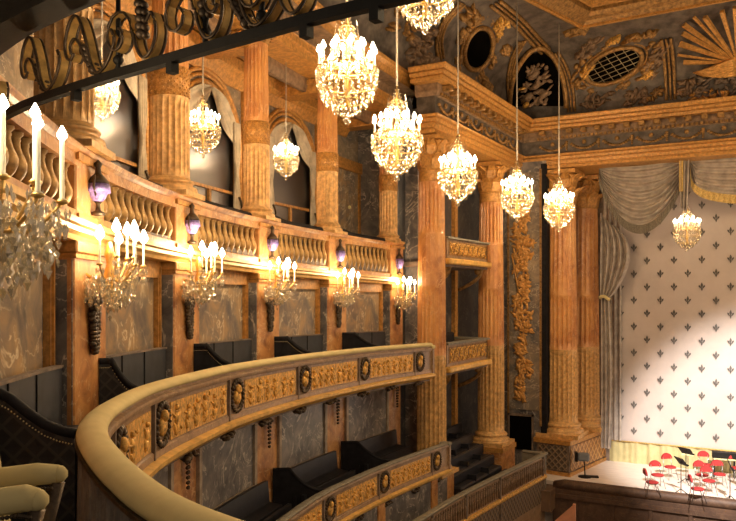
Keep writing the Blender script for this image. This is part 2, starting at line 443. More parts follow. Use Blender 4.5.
for k in range(5):
    a0, a1 = SB[k]+.66, SB[k+1]-.66
    Ym = WALL.at((a0+a1)/2)[0].y
    t = thing('wall_panel', 'framed tan and grey marble recess panel, '+panels_w[k]+' of the second tier', 'wall panel', tuple(WALL.at((a0+a1)/2, .1)[0]))
    mb = MB()
    for (b0, b1) in ((a0, a0+.10), (a1-.10, a1)):
        sweep(mb, WALL, b0, b1, rect(.28,.36,-2.3,zl(Ym)), step=.1)
        sweep(mb, WALL, b0+.03, b1-.03, rect(.36,.39,-2.3,zl(Ym)-.1), step=.1)
    sweep(mb, WALL, a0, a1, rect(.28,.37,zl(Ym)-.28,zl(Ym)))
    part('frame', mb, 'gold_wood', t)
    mb = MB(); sweep(mb, WALL, a0+.22, a1-.22, rect(.28,.31,-2.0,zl(Ym)-.36)); part('marble_slab', mb, 'tan_marble', t)
    b = thing('seat_backboard', 'low dark blue grey backboard along the recess wall, '+panels_w[k], 'backboard', tuple(WALL.at((a0+a1)/2, .2)[0]), 0, None)
    mb = MB(); sweep(mb, WALL, a0+.0, a1, [(.395,-1.3),(.45,-1.3),(.45,0),(.395,0)], zb); part('board', mb, 'navy_board', b)
    mb = MB(); sweep(mb, WALL, a0+.0, a1, [(.385,0),(.47,0),(.47,.03),(.385,.03)], zb); part('cap', mb, 'dark_stone', b)
    mb = MB()
    for f in (.33, .66):
        aa = a0+(a1-a0)*f; Yx = WALL.at(aa)[0].y; mb = MB(); box_at(mb, WALL, aa, .455, .02, .02, zb(Yx)-1.2, zb(Yx)); part('joint', mb, 'black_cloth', b)
    mb = MB(); sweep(mb, WALL, a0+.05, a1-.05, [(.48,-1.1),(.82,-1.1),(.86,-.72),(.82,-.62),(.50,-.62),(.48,-.66)], zb, .3)
    solo('bench', mb, 'bench_leather', 'black upholstered bench under the backboard, '+panels_w[k], 'bench')
# garlands hanging on piers
for k in range(1, 6):
    a = SB[k]; p, tt, n = WALL.at(a+.0, .60); ang = math.atan2(tt.y, tt.x); Y = p.y
    X = frame(Vector((p.x, p.y, 0)), ang); mb = MB(); rnd = random.Random(k)
    top = zl(Y)-.62; bot = top-.55
    X2 = X @ Matrix.Translation((-.02, .0, 0))
    for j in range(15):
        f = j/14; wd = .17*(1-f*.6)*(1+.25*math.sin(j*1.7))+(.05 if j < 2 else 0)
        for sg in (-1, 0, 1):
            R = X2 @ Matrix.Translation((sg*wd*.6+rnd.uniform(-.02,.02), -.03, top-.62*f)) @ Matrix.Rotation(rnd.uniform(-1,1), 4, 'Y')
            mb.blob((0,0,0), (.07*(1.2-f*.6), .05, .036), R, 6, 4)
    for sg in (-1, 1):
        R = X2 @ Matrix.Translation((sg*.1, -.03, top+.02)) @ Matrix.Rotation(-sg*.6, 4, 'Y'); mb.blob((0,0,0), (.10,.03,.028), R, 6, 4)
    solo('carved_garland', mb, 'bronze', 'dark carved fruit garland hanging on the orange pilaster, '+pier_words[k], 'garland')

# ledge over tier two, and upper balustrade
mb = MB(); sweep(mb, WALL, -1.5, SB[5]+.42, [(.05,0),(.60,0),(.62,.05),(.66,.09),(.66,.14),(.70,.16),(.70,.22),(.55,.24),(.05,.24)], zl)
struct('trim_1', mb, 'pale_gold')
mb = MB(); sweep(mb, WALL, -1.5, SB[5]+.42, [(-.2,-.09),(.58,-.09),(.62,-.06),(.64,-.02),(.64,0),(-.2,0)], lambda Y: YB)
struct('trim_2', mb, 'orange_marble')
# baluster mesh
bm = MB()
prof = [(.045,.00),(.045,.03),(.03,.045),(.032,.07),(.055,.12),(.070,.18),(.074,.24),(.062,.30),(.045,.36),(.034,.42),(.030,.48),(.036,.50),(.030,.52),(.05,.56),(.05,.60)]
bm.lathe([(r*1.45, z) for r, z in prof], 10); bme = mesh_of('baluster', bm, 'baluster_gold', Vector((0,0,0)))
for k in range(-1, 5):
    a0 = (SB[k] if k >= 0 else -1.5)+.53; a1 = SB[k+1]-.53
    if a1-a0 < .6: continue
    pm = WALL.at((a0+a1)/2, .5)[0]; zbot = zl(pm.y)+.24
    lab = ['at the far left behind the big candle bracket','between first and second blue urns, left of frame middle','between second and third blue urns','between third and fourth blue urns','between fourth and last blue urns']
    t = thing('balustrade', 'gilded balustrade section, '+(lab[k] if k >= 0 else 'outside left'), 'balustrade', (pm.x, pm.y, zbot))
    mb = MB(); sweep(mb, WALL, a0, a1, [(.32,0),(.58,0),(.58,.10),(.32,.10)], lambda Y: zl(Y)+.24); sweep(mb, WALL, a0, a1, rect(.34,.57,YB-.22,YB-.085)); part('rail', mb, 'orange_marble', t)
    nb = 11
    for i in range(nb):
        a = a0+(a1-a0)*(i+.5)/nb; p = WALL.at(a, .46)[0]; z0 = zl(p.y)+.33; h = (YB-.21)-z0
        o = link('baluster', bme); o.parent = t; o.location = (p.x-pm.x, p.y-pm.y, z0-zbot); o.scale = (1,1,h/.60)
for k in range(6):
    a = SB[k]; p, tt, n = WALL.at(a, .52); Y = p.y; z0 = zl(Y)+.22
    wd = ['at the far left', 'leftmost in full view', 'second from left', 'third from left', 'fourth from left', 'rightmost, next to the tall orange column'][k]
    t = thing('balustrade_pedestal', 'orange marble balustrade pedestal with a blue urn relief, '+wd, 'pedestal', (p.x, p.y, z0))
    mb = MB(); box_at(mb, WALL, a, .27, 1.05, .62, z0, YB-.08, .02); part('die', mb, 'orange_marble', t)
    mb = MB(); box_at(mb, WALL, a, .28, 1.10, .68, YB-.16, YB-.08); part('top_moulding', mb, 'gold_wood', t)
    mb = MB(); box_at(mb, WALL, a, .28, 1.10, .68, z0, z0+.1); part('foot_moulding', mb, 'gold_wood', t)
    X = frame(Vector((0,0,0)), math.atan2(tt.y, tt.x)); H = YB-.2-z0
    q = WALL.at(a, .66)[0]; Xq = Matrix.Translation((q.x, q.y, z0+.12))
    u = MB(); u.lathe([(.02,0),(.075,.01),(.08,.04),(.03,.07),(.025,.14),(.05,.17)], 14, Xq)
    u.lathe([(.11,.42*H+.1),(.13,.45*H+.1),(.09,.5*H+.12),(.04,.55*H+.14),(.03,.62*H+.16),(.05,.66*H+.18),(.01,.7*H+.2)], 14, Xq)
    for sg in (-1,1):
        v = (X.to_3x3() @ Vector((sg*.13,0,0))); u.tube([(q.x+v.x*.6,q.y+v.y*.6,z0+.35),(q.x+v.x*1.3,q.y+v.y*1.3,z0+.45),(q.x+v.x,q.y+v.y,z0+.58)], .014, 6)
    uo = part('urn', u, 'bronze', t)
    u = MB(); u.lathe([(.03,.15),(.08,.2),(.125,.3),(.145,.42*H),(.13,.42*H+.10)], 14, Xq); part('urn_belly', u, 'urn_blue', uo, label='blue and gilt urn belly')
# dark padded rails in the gallery openings
for k in range(5):
    a0, a1 = SB[k]+.35, SB[k+1]-.35; mb = MB()
    def md(a, i, o, z, a0=a0, a1=a1): return (o, z*(1+.5*math.exp(-((a-a0-.5)/.45)**2)))
    sweep(mb, WALL, a0, a1, [(.25,0),(.34,0),(.36,.08),(.32,.15),(.27,.15),(.23,.08)], lambda Y: YB, .15, mod=md)
    solo('padded_rail', mb, 'black_cloth', 'black padded rail on the upper balustrade, '+panels_w[k].replace('pilasters','gallery columns'), 'rail')

# ------------------------------------------------------------------ columns
def fl(nfl, sub, depth, r0):
    def f(i, k, r):
        ph = (i % sub)/sub
        return r-depth*math.sin(PI*ph)**.7 if ph else r
    return f
def acanthus(mb, r0, r1, z0, h, n, rows=2):
    for rw in range(rows):
        for i in range(n):
            a = 2*PI*(i+.5*rw)/n; zz = z0+h*.42*rw
            X = Matrix.Rotation(a, 4, 'Z')
            w = 2*PI*r0/n*.5; hh = h*.5
            vs = [(r0,-w,zz),(r0,w,zz),(r0+.06*h,w*.9,zz+hh*.6),(r0+.06*h,-w*.9,zz+hh*.6),(r0+.32*h,w*.5,zz+hh*.95),(r0+.32*h,-w*.5,zz+hh*.95),(r0+.38*h,0,zz+hh*.75),(r0-.02,-w,zz+hh*.8),(r0-.02,w,zz+hh*.8)]
            mb.add(vs, [(0,1,2,3),(3,2,4,5),(5,4,6),(3,5,7),(2,8,4),(0,3,7),(1,8,2)], False, X)
def corinthian(mb, r, z0, h, n=8):
    mb.lathe([(r*.98,z0),(r*1.08,z0+.03*h),(r*1.0,z0+.06*h),(r*.98,z0+.5*h),(r*1.15,z0+.86*h)], 24)
    acanthus(mb, r, r, z0+.06*h, h*.9, n)
    for i in range(4):
        a = PI/4+PI/2*i
        for sg in (-1,1):
            pts = []
            for k in range(9):
                t = k/8; ang = a+sg*(.30-.22*t); rr = r*(1.05+.42*t); pts.append((rr*math.cos(ang), rr*math.sin(ang), z0+h*(.55+.30*math.sin(t*2.2))))
            mb.tube(pts, r*.07, 5)
        mb.blob((r*1.42*math.cos(a), r*1.42*math.sin(a), z0+.80*h), (r*.16,r*.16,r*.16))
        b = PI/2*i; mb.blob((r*1.15*math.cos(b), r*1.15*math.sin(b), z0+.9*h), (r*.15,r*.15,r*.13))
    q = r*1.32; c = r*1.1
    mb.add([(q,q,z0+.88*h),(-q,q,z0+.88*h),(-q,-q,z0+.88*h),(q,-q,z0+.88*h),(c,0,z0+.88*h),(q,q,z0+h),(-q,q,z0+h),(-q,-q,z0+h),(q,-q,z0+h)],
           [(0,3,2,1),(5,6,7,8),(0,1,6,5),(1,2,7,6),(2,3,8,7),(3,0,5,8)])
def base_prof(r, h): return [(r*1.42,0),(r*1.42,h*.10),(r*1.36,h*.12),(r*1.40,h*.2),(r*1.36,h*.34),(r*1.2,h*.42),(r*1.14,h*.52),(r*1.2,h*.60),(r*1.25,h*.68),(r*1.18,h*.80),(r*1.06,h*.84),(r*1.04,h*.92),(r*1.0,h)]
def make_column(name, label, r, H, loc, rz, kind):
    t = thing(name, label, 'column', loc, rz)
    bh = r*1.0; ch = r*(2.3 if kind != 'small' else .9)
    mb = MB(); mb.box((-r*1.4,-r*1.4,0),(r*1.4,r*1.4,bh*.25)); mb.lathe([(a, z*.8+bh*.22) for a, z in base_prof(r, bh)], 32)
    part('base', mb, 'fluted_gold', t, False)
    top = H-ch; z0 = bh
    def sec(z0, z1, mat, dep, nm, n=20, sub=6, steps=8, lab=None):
        mb = MB(); pr = []
        for k in range(steps+1):
            z = z0+(z1-z0)*k/steps; f = (z-bh)/(top-bh); pr.append((r*(1-.14*f**1.6), z))
        mod = None
        if dep: mod = lambda i, k, rr: rr-(dep*math.sin(PI*(i % sub)/sub)**.6 if (i % sub) and (0 < k < steps) else 0)
        mb.lathe(pr, n*sub, None, dep == 0, mod); return part(nm, mb, mat, t, False, lab)
    if kind == 'small':
        zc = bh+(top-bh)*.38; zd = bh+(top-bh)*.52
        sec(z0, zc, 'fluted_gold', r*.11, 'lower_shaft')
        mb = MB(); mb.lathe([(r*.965,zc),(r*.965,zd)], 40)
        for j in range(10):
            for i in range(20):
                a = 2*PI*(i+.5*(j%2))/20; z = zc+(zd-zc)*(j+.5)/10
                mb.blob((r*.965*math.cos(a), r*.965*math.sin(a), z), (r*.075,r*.075,(zd-zc)/26), None, 5, 4)
        part('carved_band', mb, 'gold_wood', t, False, 'band of carved gilded leaf scales')
        sec(zd, top, 'column_marble', r*.09, 'upper_shaft')
    elif kind == 'side':
        h = top-bh
        sec(z0, bh+h*.36, 'fluted_gold', r*.11, 'lower_shaft'); sec(bh+h*.36, bh+h*.60, 'column_marble', r*.085, 'middle_shaft')
        sec(bh+h*.60, bh+h*.78, 'column_marble', r*.02, 'smooth_shaft'); sec(bh+h*.78, bh+h*.96, 'column_marble', r*.13, 'upper_shaft'); sec(bh+h*.96, top, 'gold_wood', 0, 'necking')
    else:
        h = top-bh
        sec(z0, bh+h*.33, 'fluted_gold', r*.11, 'lower_shaft'); sec(bh+h*.33, bh+h*.58, 'column_marble', r*.11, 'middle_shaft')
        sec(bh+h*.58, top, 'column_marble', r*.05, 'upper_shaft')
    mb = MB(); corinthian(mb, r*.86, top, ch*.97); part('capital', mb, 'gold_wood' if kind != 'small' else 'old_gold', t, False)
    return t
cw = ['at the far left behind the near candles', 'leftmost in full view, left of the second small chandelier', 'between the second and third small chandeliers', 'behind the largest hanging chandelier', 'next to the tall orange column']
for k in range(1, 6):
    p, tt, n = WALLG.at(SG[k], 0); wd = cw[k-1]
    if k == 1: wd = cw[0]
    H = 5.85-YB
    make_column('gallery_column', 'fluted golden gallery column on the upper balustrade, '+wd, .30 if k > 2 else .33, H, (p.x, p.y, YB), math.atan2(tt.y, tt.x), 'small')
GB = -5.62
make_column('side_column', 'tall orange marble column left of the side boxes', .47, 5.0-GB, (-10.15,22.2,GB), 0, 'side')
make_column('side_column', 'tall orange marble column right of the side boxes', .50, 5.0-GB, (-10.2,27.7,GB), 0, 'side')
make_column('stage_column', 'giant fluted stage column, the left one of the pair on the pedestal', .60, 5.0-GB, (-8.31,30.75,GB), 0, 'stage')
make_column('stage_column', 'giant fluted stage column, the right one beside the curtain', .60, 5.0-GB, (-7.93,32.9,GB), 0, 'stage')

# pedestals
ang = math.radians(-8.5)
t = thing('column_pedestal', 'trellis faced stone pedestal under the pair of giant stage columns', 'pedestal', (-7.73,29.6,-7.0), ang)
mb = MB(); mb.box((-1.35,0,0),(0,3.9,1.2)); part('die', mb, 'dark_stone', t, False)
mb = MB(); mb.box((-1.45,-.08,1.2),(.08,3.98,1.38)); mb.box((-1.42,-.05,0),(.05,3.95,.14)); part('cornice', mb, 'gold_wood', t, False)
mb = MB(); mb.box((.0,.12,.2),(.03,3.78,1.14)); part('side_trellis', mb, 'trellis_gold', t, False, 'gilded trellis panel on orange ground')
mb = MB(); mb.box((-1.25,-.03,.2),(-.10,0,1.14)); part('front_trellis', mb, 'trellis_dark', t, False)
t = thing('column_plinth', 'square orange marble plinth under the right side column', 'plinth', (-10.2,27.7,-7.6))
mb = MB(); mb.bev((-.70,-.72,0),(.70,.72,1.98), .03); part('die', mb, 'orange_marble', t, False)
mb = MB(); mb.box((-.74,-.76,1.8),(.74,.76,1.97)); part('cap', mb, 'gold_wood', t, False)
t = thing('column_plinth', 'square marble plinth under the left side column', 'plinth', (-10.15,22.2,-7.6))
mb = MB(); mb.bev((-.6,-.6,0),(.52,.6,1.97), .03); part('die', mb, 'orange_marble', t, False)

# ------------------------------------------------------------------ tier two / one fronts
def balcony(name, label, cv, zf, dividers, a_end, rail_mat, rail_w, big, a_start):
    e = cv.at(cv.len)[0]
    t = thing(name, label, 'balcony', (e.x, e.y, zf(e.y)-1))
    rw = rail_w
    pr = []
    for i in range(14):
        th = 2*PI*i/14; pr.append((rw*math.cos(th), (-.02 if big else -.075)+(.075 if math.sin(th) > 0 else .055)*math.sin(th)*(1 if big else .6)))
    mb = MB(); sweep(mb, cv, a_start, cv.len, pr, zf, .12, smooth=True)
    rl = part('padded_rail' if big else 'hand_rail', mb, rail_mat, t)
    mb = MB(); sweep(mb, cv, a_start, cv.len, rect(-.03,.07,-.92,-.06), zf, .2); part('front_wall', mb, 'front_marble', t)
    mb = MB(); sweep(mb, cv, a_start, cv.len, [(.07,-.19),(.115,-.17),(.125,-.13),(.12,-.10),(.07,-.09)], zf, .2); sweep(mb, cv, a_start, cv.len, [(.07,-.84),(.10,-.84),(.10,-.76),(.07,-.74)], zf, .2)
    part('marble_moulding', mb, 'front_marble', t)
    mb = MB(); sweep(mb, cv, a_start, cv.len, [(-.12,-1.02),(.07,-1.02),(.13,-.97),(.19,-.93),(.20,-.87),(.07,-.84),(-.12,-.84)], zf, .2)
    part('gilt_ledge', mb, 'pale_gold', t)
    if not big:
        pass
    ds = list(dividers)
    for i, a in enumerate(ds):
        Y = cv.at(a)[0].y; mb = MB()
        box_at(mb, cv, a, .085, .05, .06, zf(Y)-.84, zf(Y)-.12); part('divider', mb, 'dark_stone', t)
        # medallion just after the divider
        p, tt, n = cv.at(a+.36, .075); X = frame(Vector((p.x,p.y,zf(p.y)-.46)), math.atan2(tt.y,tt.x))
        mb = MB(); pts = [X @ Vector((.24*math.cos(q*PI/12), -.02, .24*math.sin(q*PI/12))) for q in range(25)]; mb.tube(pts, .022, 6)
        for q in range(22):
            aa = q*2*PI/22; R = X @ Matrix.Translation((.25*math.cos(aa), -.03, .25*math.sin(aa))) @ Matrix.Rotation(-aa+.6, 4, 'Y'); mb.blob((0,0,0), (.06,.035,.025), R, 5, 4)
        md = part('medallion', mb, 'bronze', t)
        mb = MB(); mb.blob((0,-.02,-.03), (.13,.06,.13), X); mb.blob((.0,-.05,.10), (.07,.06,.08), X); part('medallion_bust', mb, 'gold', md)
        a2 = ds[i+1] if i+1 < len(ds) else None
        if a2 is None: continue
        b0, b1 = a+.74, a2-.10
        if b1-b0 < .2: continue
        mb = MB(); mb.cur = 0
        sweep(mb, cv, b0, b1, rect(.07,.085,-.72,-.24), zf, .15)
        nseg = max(1, int((b1-b0)/.62))
        for q in range(nseg):
            am = b0+(b1-b0)*(q+.5)/nseg; p, tt, n = cv.at(am, .088); X = frame(Vector((p.x,p.y,zf(p.y)-.48)), math.atan2(tt.y,tt.x))
            figures(mb, X, (b1-b0)/nseg, .46, 2, i*17+q+(90 if big else 0))
        part('relief_panel', mb, 'gold', t)
    # carved corbels under the ledge
    k = 0; a = ds[0]
    while a < cv.len-.1:
        p, tt, n = cv.at(a+.2, .02); X = frame(Vector((p.x,p.y,zf(p.y)-1.05)), math.atan2(tt.y,tt.x)); mb = MB()
        rnd = random.Random(k)
        for q in range(12):
            R = X @ Matrix.Translation((rnd.uniform(-.22,.22), rnd.uniform(-.06,.06), -.02-.05*rnd.random())) @ Matrix.Rotation(rnd.uniform(-.7,.7), 4, 'Y'); mb.blob((0,0,0), (.09,.06,.035), R, 6, 4)
        part('corbel', mb, 'bronze', t); a += 1.75; k += 1
    # end cap face
    p, tt, n = cv.at(cv.len, 0); mb = MB(); X = frame(Vector((p.x,p.y,zf(p.y))), math.atan2(tt.y,tt.x))
    mb.box((-.06,-.14,-.92),(.03,.62,-.12), X); part('end_return', mb, 'front_marble', t)
    mb = MB(); mb.bev((-.12,-.16,-.13),(.1,.75,-.02), .03, X); part('end_cap', mb, rail_mat, t)
    return t
d2 = [R2.find_u(u, .07, R2.station(7.2)) for u in (152, 228, 297, 358, 414)]
d2 = [R2.station(6.6)-.0] + d2 if d2[0]-R2.station(6.6) > .9 else d2
T2 = balcony('balcony_front', 'curved second tier balcony front with olive velvet rail and gilded relief panels', R2, z2, d2, 0, 'velvet', .118, True, R2.station(0))
# velvet skirt on the seat side
mb = MB()
sk = lambda a, i, o, z: (o+.030*abs(math.sin(a*60+1.2*math.sin(a*9)))*(0 if i == 0 else 1)+(.006*math.sin(a*131)), z)
sweep(mb, R2, R2.station(0), R2.station(6.2), [(-.08,-.05),(-.10,-.10),(-.11,-.5),(-.12,-.95)], z2, .006, caps=False, smooth=True, closed=False, mod=sk)
part('pleated_skirt', mb, 'velvet_skirt', T2, label='dark pleated velvet hanging below the rail')
mb = MB(); sweep(mb, R2, R2.station(0), R2.station(8), [(-.125,-.075),(-.105,-.075),(-.10,-.055),(-.125,-.05)], z2, .1); part('piping', mb, 'bronze', T2)
d1 = [R1.find_u(u, .07) for u in (262, 323, 378, 431.5)]
T1 = balcony('balcony_front', 'curved first tier balcony front below, with thin grey rail and gilded figures', R1, z1f, d1, 0, 'rail_leather', .10, False, 1.0)
mb = MB(); sweep(mb, R1, 1.0, R1.len, rect(-.03,.03,-2.6,-1.02), z1f, .3); part('lower_wall', mb, 'grey_marble', T1, label='grey marble wall beneath the ledge')
mb = MB()
for a in d1:
    Y = R1.at(a)[0].y; mb = MB(); box_at(mb, R1, a+.25, .04, .42, .05, z1f(Y)-2.5, z1f(Y)-1.02); part('pilaster_strip', mb, 'orange_marble', T1)
e = R1.at(R1.len)[0]
# ------------------------------------------------------------------ tier one wall panels and piers
for k in range(1, 5):
    a0, a1 = SB[k]+.62, SB[k+1]-.62; pm = WALL.at((a0+a1)/2, .5)[0]; zt = z2(pm.y)-1.32; zz = z1f(pm.y)-.15
    pw = ['left, partly hidden by the velvet rail','second, above the dark benches','third from the left','last before the tall column'][k-1]
    t = thing('wall_panel', 'grey veined marble panel with moulded frame on the first tier wall, '+pw, 'wall panel', (pm.x, pm.y, zz))
    sl = lambda Y: z2(Y)-1.32
    vs = MB(); sweep(vs, WALL, a0+.14, a1-.14, [(.49,-1.45),(.52,-1.45),(.52,-.12),(.49,-.12)], sl); part('marble_slab', vs, 'grey_marble', t)
    mb = MB()
    sweep(mb, WALL, a0, a0+.13, [(.49,-1.55),(.57,-1.55),(.57,-.04),(.49,-.04)], sl, .1); sweep(mb, WALL, a1-.13, a1, [(.49,-1.55),(.57,-1.55),(.57,-.04),(.49,-.04)], sl, .1)
    sweep(mb, WALL, a0, a1, [(.49,-.12),(.57,-.12),(.58,.0),(.49,.0)], sl); sweep(mb, WALL, a0, a1, [(.49,-1.57),(.56,-1.57),(.56,-1.45),(.49,-1.45)], sl)
    part('frame', mb, 'frame_stone', t)
    # chain drop ornament on the pier
for k in range(1, 6):
    p, tt, n = WALL.at(SB[k], .56); X = frame(Vector((p.x,p.y,z2(p.y)-1.12)), math.atan2(tt.y,tt.x)); mb = MB()
    for q in range(12):
        f = q/11; wdt = .13*(1-f)**1.2+.03
        for sg in (-1,1):
            R = X @ Matrix.Translation((sg*wdt*.5, -.03, -.95*f)) @ Matrix.Rotation(sg*.5, 4, 'Y'); mb.blob((0,0,0), (wdt*.5+.012,.035,.035), R, 6, 4)
    solo('wall_drop_ornament', mb, 'bronze', 'dark pendant ornament on the first tier wall, '+['far left','left of the first grey panel','between the grey panels','third from left','beside the tall column'][k-1], 'ornament')
# soffit of tier two (underside)
mb = MB(); strip_between(mb, R2, wf, lambda Y: z2(Y)-1.02, lambda Y: z2(Y)-1.15, .06, a0=R2.station(5.4), b0=0); struct('ceiling_lower_tier', mb, 'dark_stone')
mb = MB(); sweep(mb, WALL, 0, SB[5]+.3, [(.49,-1.3),(.60,-1.26),(.70,-1.15),(.70,-1.08),(.49,-1.08)], z2); struct('trim_3', mb, 'tan_marble')

# ------------------------------------------------------------------ partitions
def partition(label, P, Q, zhi, zlo, zbot, mat, nails=True, thick=.05, late=.2, outline=None):
    """P at wall (high), Q at rail (low)"""
    P = Vector((P[0],P[1],0)); Q = Vector((Q[0],Q[1],0)); d = (Q-P); L = d.length; d.normalize(); ang = math.atan2(d.y, d.x)
    t = thing('box_partition', label, 'partition', (P.x, P.y, zbot), ang)
    def top(f):
        g = min(max((f-late)/(1-late), 0), 1)
        if f < late: return zhi - (zhi-zlo)*.03
        s = g*g*(3-2*g); s = 1-(1-g)**2.2 if g > 0 else 0
        return zhi+(zlo-zhi)*s
    if outline:
        base_top = top
        def top(f):
            q = P+d*(f*L); dd = -S29*q.x+C29*q.y; u = 368+F*(C29*q.x+S29*q.y)/dd
            if u <= outline[0][0]: v = outline[0][1]
            else:
                v = outline[-1][1]
                for (ua, va), (ub, vb) in zip(outline, outline[1:]):
                    if ua <= u <= ub: v = va+(vb-va)*(u-ua)/(ub-ua); break
            return (HZ-v)*dd/F
    n = 48; vs = []; fs = []
    for k in range(n+1):
        f = k/n; z = top(f)-zbot
        vs += [(f*L,-thick/2,0),(f*L,thick/2,0),(f*L,thick/2,z),(f*L,-thick/2,z)]
    for k in range(n):
        for i in range(4): fs.append((k*4+i,k*4+(i+1)%4,k*4+4+(i+1)%4,k*4+4+i))
    fs += [(0,1,2,3),(n*4+3,n*4+2,n*4+1,n*4)]
    mb = MB(); mb.add(vs, fs); part('panel', mb, mat, t, False)
    mb = MB(); mb.tube([(k/n*L, 0, top(k/n)-zbot) for k in range(n+1)], .045, 8, flat=None); part('padded_top', mb, 'black_cloth', t, False)
    if nails:
        mb = MB()
        m = int(L/.022)
        for k in range(m):
            f = k/m; 
            for sg in (-1,1): mb.blob((f*L, sg*(thick/2+.003), top(f)-zbot-.075), (.007,.005,.007), None, 5, 4)
        part('nail_trim', mb, 'velvet', t, False, 'line of small cream nail heads')
    return t
q = R2.find_u(84, 0, R2.station(4.5))
for u_, lo_, hi_ in ((0,0,0),): pass
pq = R2.at(R2.station(5.55), -.12)[0]
partition('near black patterned box partition with cream nail trim, left of the velvet rail', (-6.2,3.15), (pq.x, pq.y), -.56, -1.06, -2.0, 'trellis_cloth', True, .06, .12, [(-60,386),(-20,388),(0,394),(10,399),(20,407),(30,415),(45,425),(60,431),(83,436),(95,437)])
for k, wd in ((1,'from the first orange pilaster to the rail bend'),(2,'from the second orange pilaster'),(3,'from the third orange pilaster'),(4,'from the fourth orange pilaster')):
    P = WALL.at(SB[k]+.30, .58)[0]
    a = 0; best = None
    nn = WALL.at(SB[k])[2]
    while a < R2.len:
        r = R2.at(a, -.12)[0]; dd = (r-P); c = dd.length
        dev = abs((r-P-nn*0).normalized().dot(WALL.at(SB[k])[1])-.35)
        if c < 3.5 and (best is None or dev < best[0]): best = (dev, a)
        a += .05
    Q = R2.at(best[1], -.12)[0]
    partition('black box partition with S curved top '+wd, (P.x,P.y), (Q.x,Q.y), zb(P.y)+.02, z2(Q.y)-.05, z2(Q.y)-.95, 'trellis_cloth' if k == 1 else 'black_cloth', k < 4, .05, .25)
for k, wd in ((1,'nearest the camera'),(2,'at left below the grey panels'),(3,'in the middle of the benches'),(4,'farthest along')):
    P = WALL.at(SB[k]+.30, .54)[0]; best = None; a = 0
    while a < R1.len:
        r = R1.at(a, -.1)[0]; dev = abs((r-P).normalized().dot(WALL.at(SB[k])[1])-.45)
        if (r-P).length < 3.5 and (best is None or dev < best[0]): best = (dev, a)
        a += .05
    Q = R1.at(best[1], -.1)[0]
    partition('black partition between first tier boxes, '+wd, (P.x,P.y), (Q.x,Q.y), z1f(P.y)+.42, z1f(Q.y)-.1, z1f(Q.y)-.93, 'black_cloth', False, .06, .3)
# benches of the first tier
for k in range(1, 5):
    a0, a1 = SB[k]+.5, SB[k+1]-.3
    for row, (o0, dz) in enumerate(((.60,.34),(1.15,-.12))):
        mb = MB(); sweep(mb, WALL, a0, a1, [(o0,-.9),(o0+.42,-.9),(o0+.42,-.50),(o0+.12,-.46),(o0+.08,.0),(o0,.0)], lambda Y: z1f(Y)+dz-.05, .3)
        solo('bench', mb, 'bench_leather', 'black leather bench of the first tier, %s row, %s' % (('back','front')[row], ['nearest bay','second bay','third bay','bay beside the tall column'][k-1]), 'bench')
# ------------------------------------------------------------------ lowest parapet with trellis
t = thing('parapet', 'lowest carved parapet with grey rail running to the stage pedestal', 'parapet', (-8.25,28,-8.9))
z0f = lambda Y: -5.85
mb = MB(); sweep(mb, R0, 0, R0.len, [(-.1,-.08),(.09,-.08),(.11,-.03),(.07,0),(-.08,0),(-.1,-.04)], z0f); part('hand_rail', mb, 'rail_leather', t)
mb = MB(); sweep(mb, R0, 0, R0.len, rect(-.05,.04,-2.6,-.08), z0f); part('wall', mb, 'front_marble', t)
mb = MB(); sweep(mb, R0, 0, R0.len, [(.04,-.92),(.10,-.92),(.13,-.86),(.12,-.80),(.04,-.78)], z0f); part('gilt_moulding', mb, 'gold', t)
a = R0.find_u(415, .05)-.5
while a < R0.len-.1:
    p, tt, n = R0.at(a, .05); X = frame(Vector((p.x,p.y,-5.85)), math.atan2(tt.y,tt.x)); mb = MB()
    mb.tube([X @ Vector(v) for v in ((0,-.01,-.72),(0,-.02,-.18))], .022, 5); mb.blob((0,-.02,-.2), (.05,.03,.05), X, 6, 4); mb.blob((0,-.02,-.45), (.035,.03,.08), X, 6, 4); part('spindle', mb, 'dentil_stone', t); a += .17
mb = MB(); sweep(mb, R0, 0, R0.len, rect(.04,.055,-1.75,-.95), z0f); part('trellis', mb, 'trellis_dark', t)
mb = MB()
for u_ in (432, 466, 500, 543):
    a = R0.find_u(u_, .05); mb = MB(); box_at(mb, R0, a, .06, .07, .06, -7.8, -5.92); part('post', mb, 'dark_stone', t)
mb = MB(); mb.bev((-9.1,28.0,-5.93),(-8.14,28.18,-5.83), .03); mb.box((-9.1,28.04,-7.8),(-8.2,28.14,-5.93)); part('end_return', mb, 'rail_leather', t)

# dark stepped seating between the tiers and the parapet
n_ = 0
for i, (x0, x1, y0, y1, zt) in enumerate([(-11.2,-10.75,23.3,27.0,-4.95),(-10.72,-10.3,23.3,26.9,-5.28),(-10.27,-9.85,23.3,26.8,-5.62),(-9.82,-9.4,22.9,26.7,-5.95),(-9.37,-8.95,20.6,26.9,-6.45)]):
    mb = MB(); mb.bev((x0,y0,zt-.5),(x1,y1,zt-.22), .05); mb.bev((x0,y0,zt-.22),(x0+.13,y1,zt+.14), .04)
    for yy in (y0+1.2, y0+2.4): mb.box((x0-.01,yy,zt-.5),(x1,yy+.05,zt-.05))
    solo('stall_bench', mb, 'bench_leather', 'long black upholstered bench below the side boxes, %s step' % ['topmost','second from the top','third from the top','fourth from the top','lowest'][i], 'bench')
mb = MB()
for i in range(6): mb.box((-11.4,20.5+i*1.2,-9.1),(-8.7,21.7+i*1.2+.05,-7.0-.02*i))
struct('floor_side_steps', mb, 'black_cloth')
mb = MB(); mb.box((-9.38,22.3,-6.6),(-8.75,24.0,-6.45)); solo('step_tread', mb, 'gold_wood', 'small orange wooden step edge beside the first tier end', 'step')

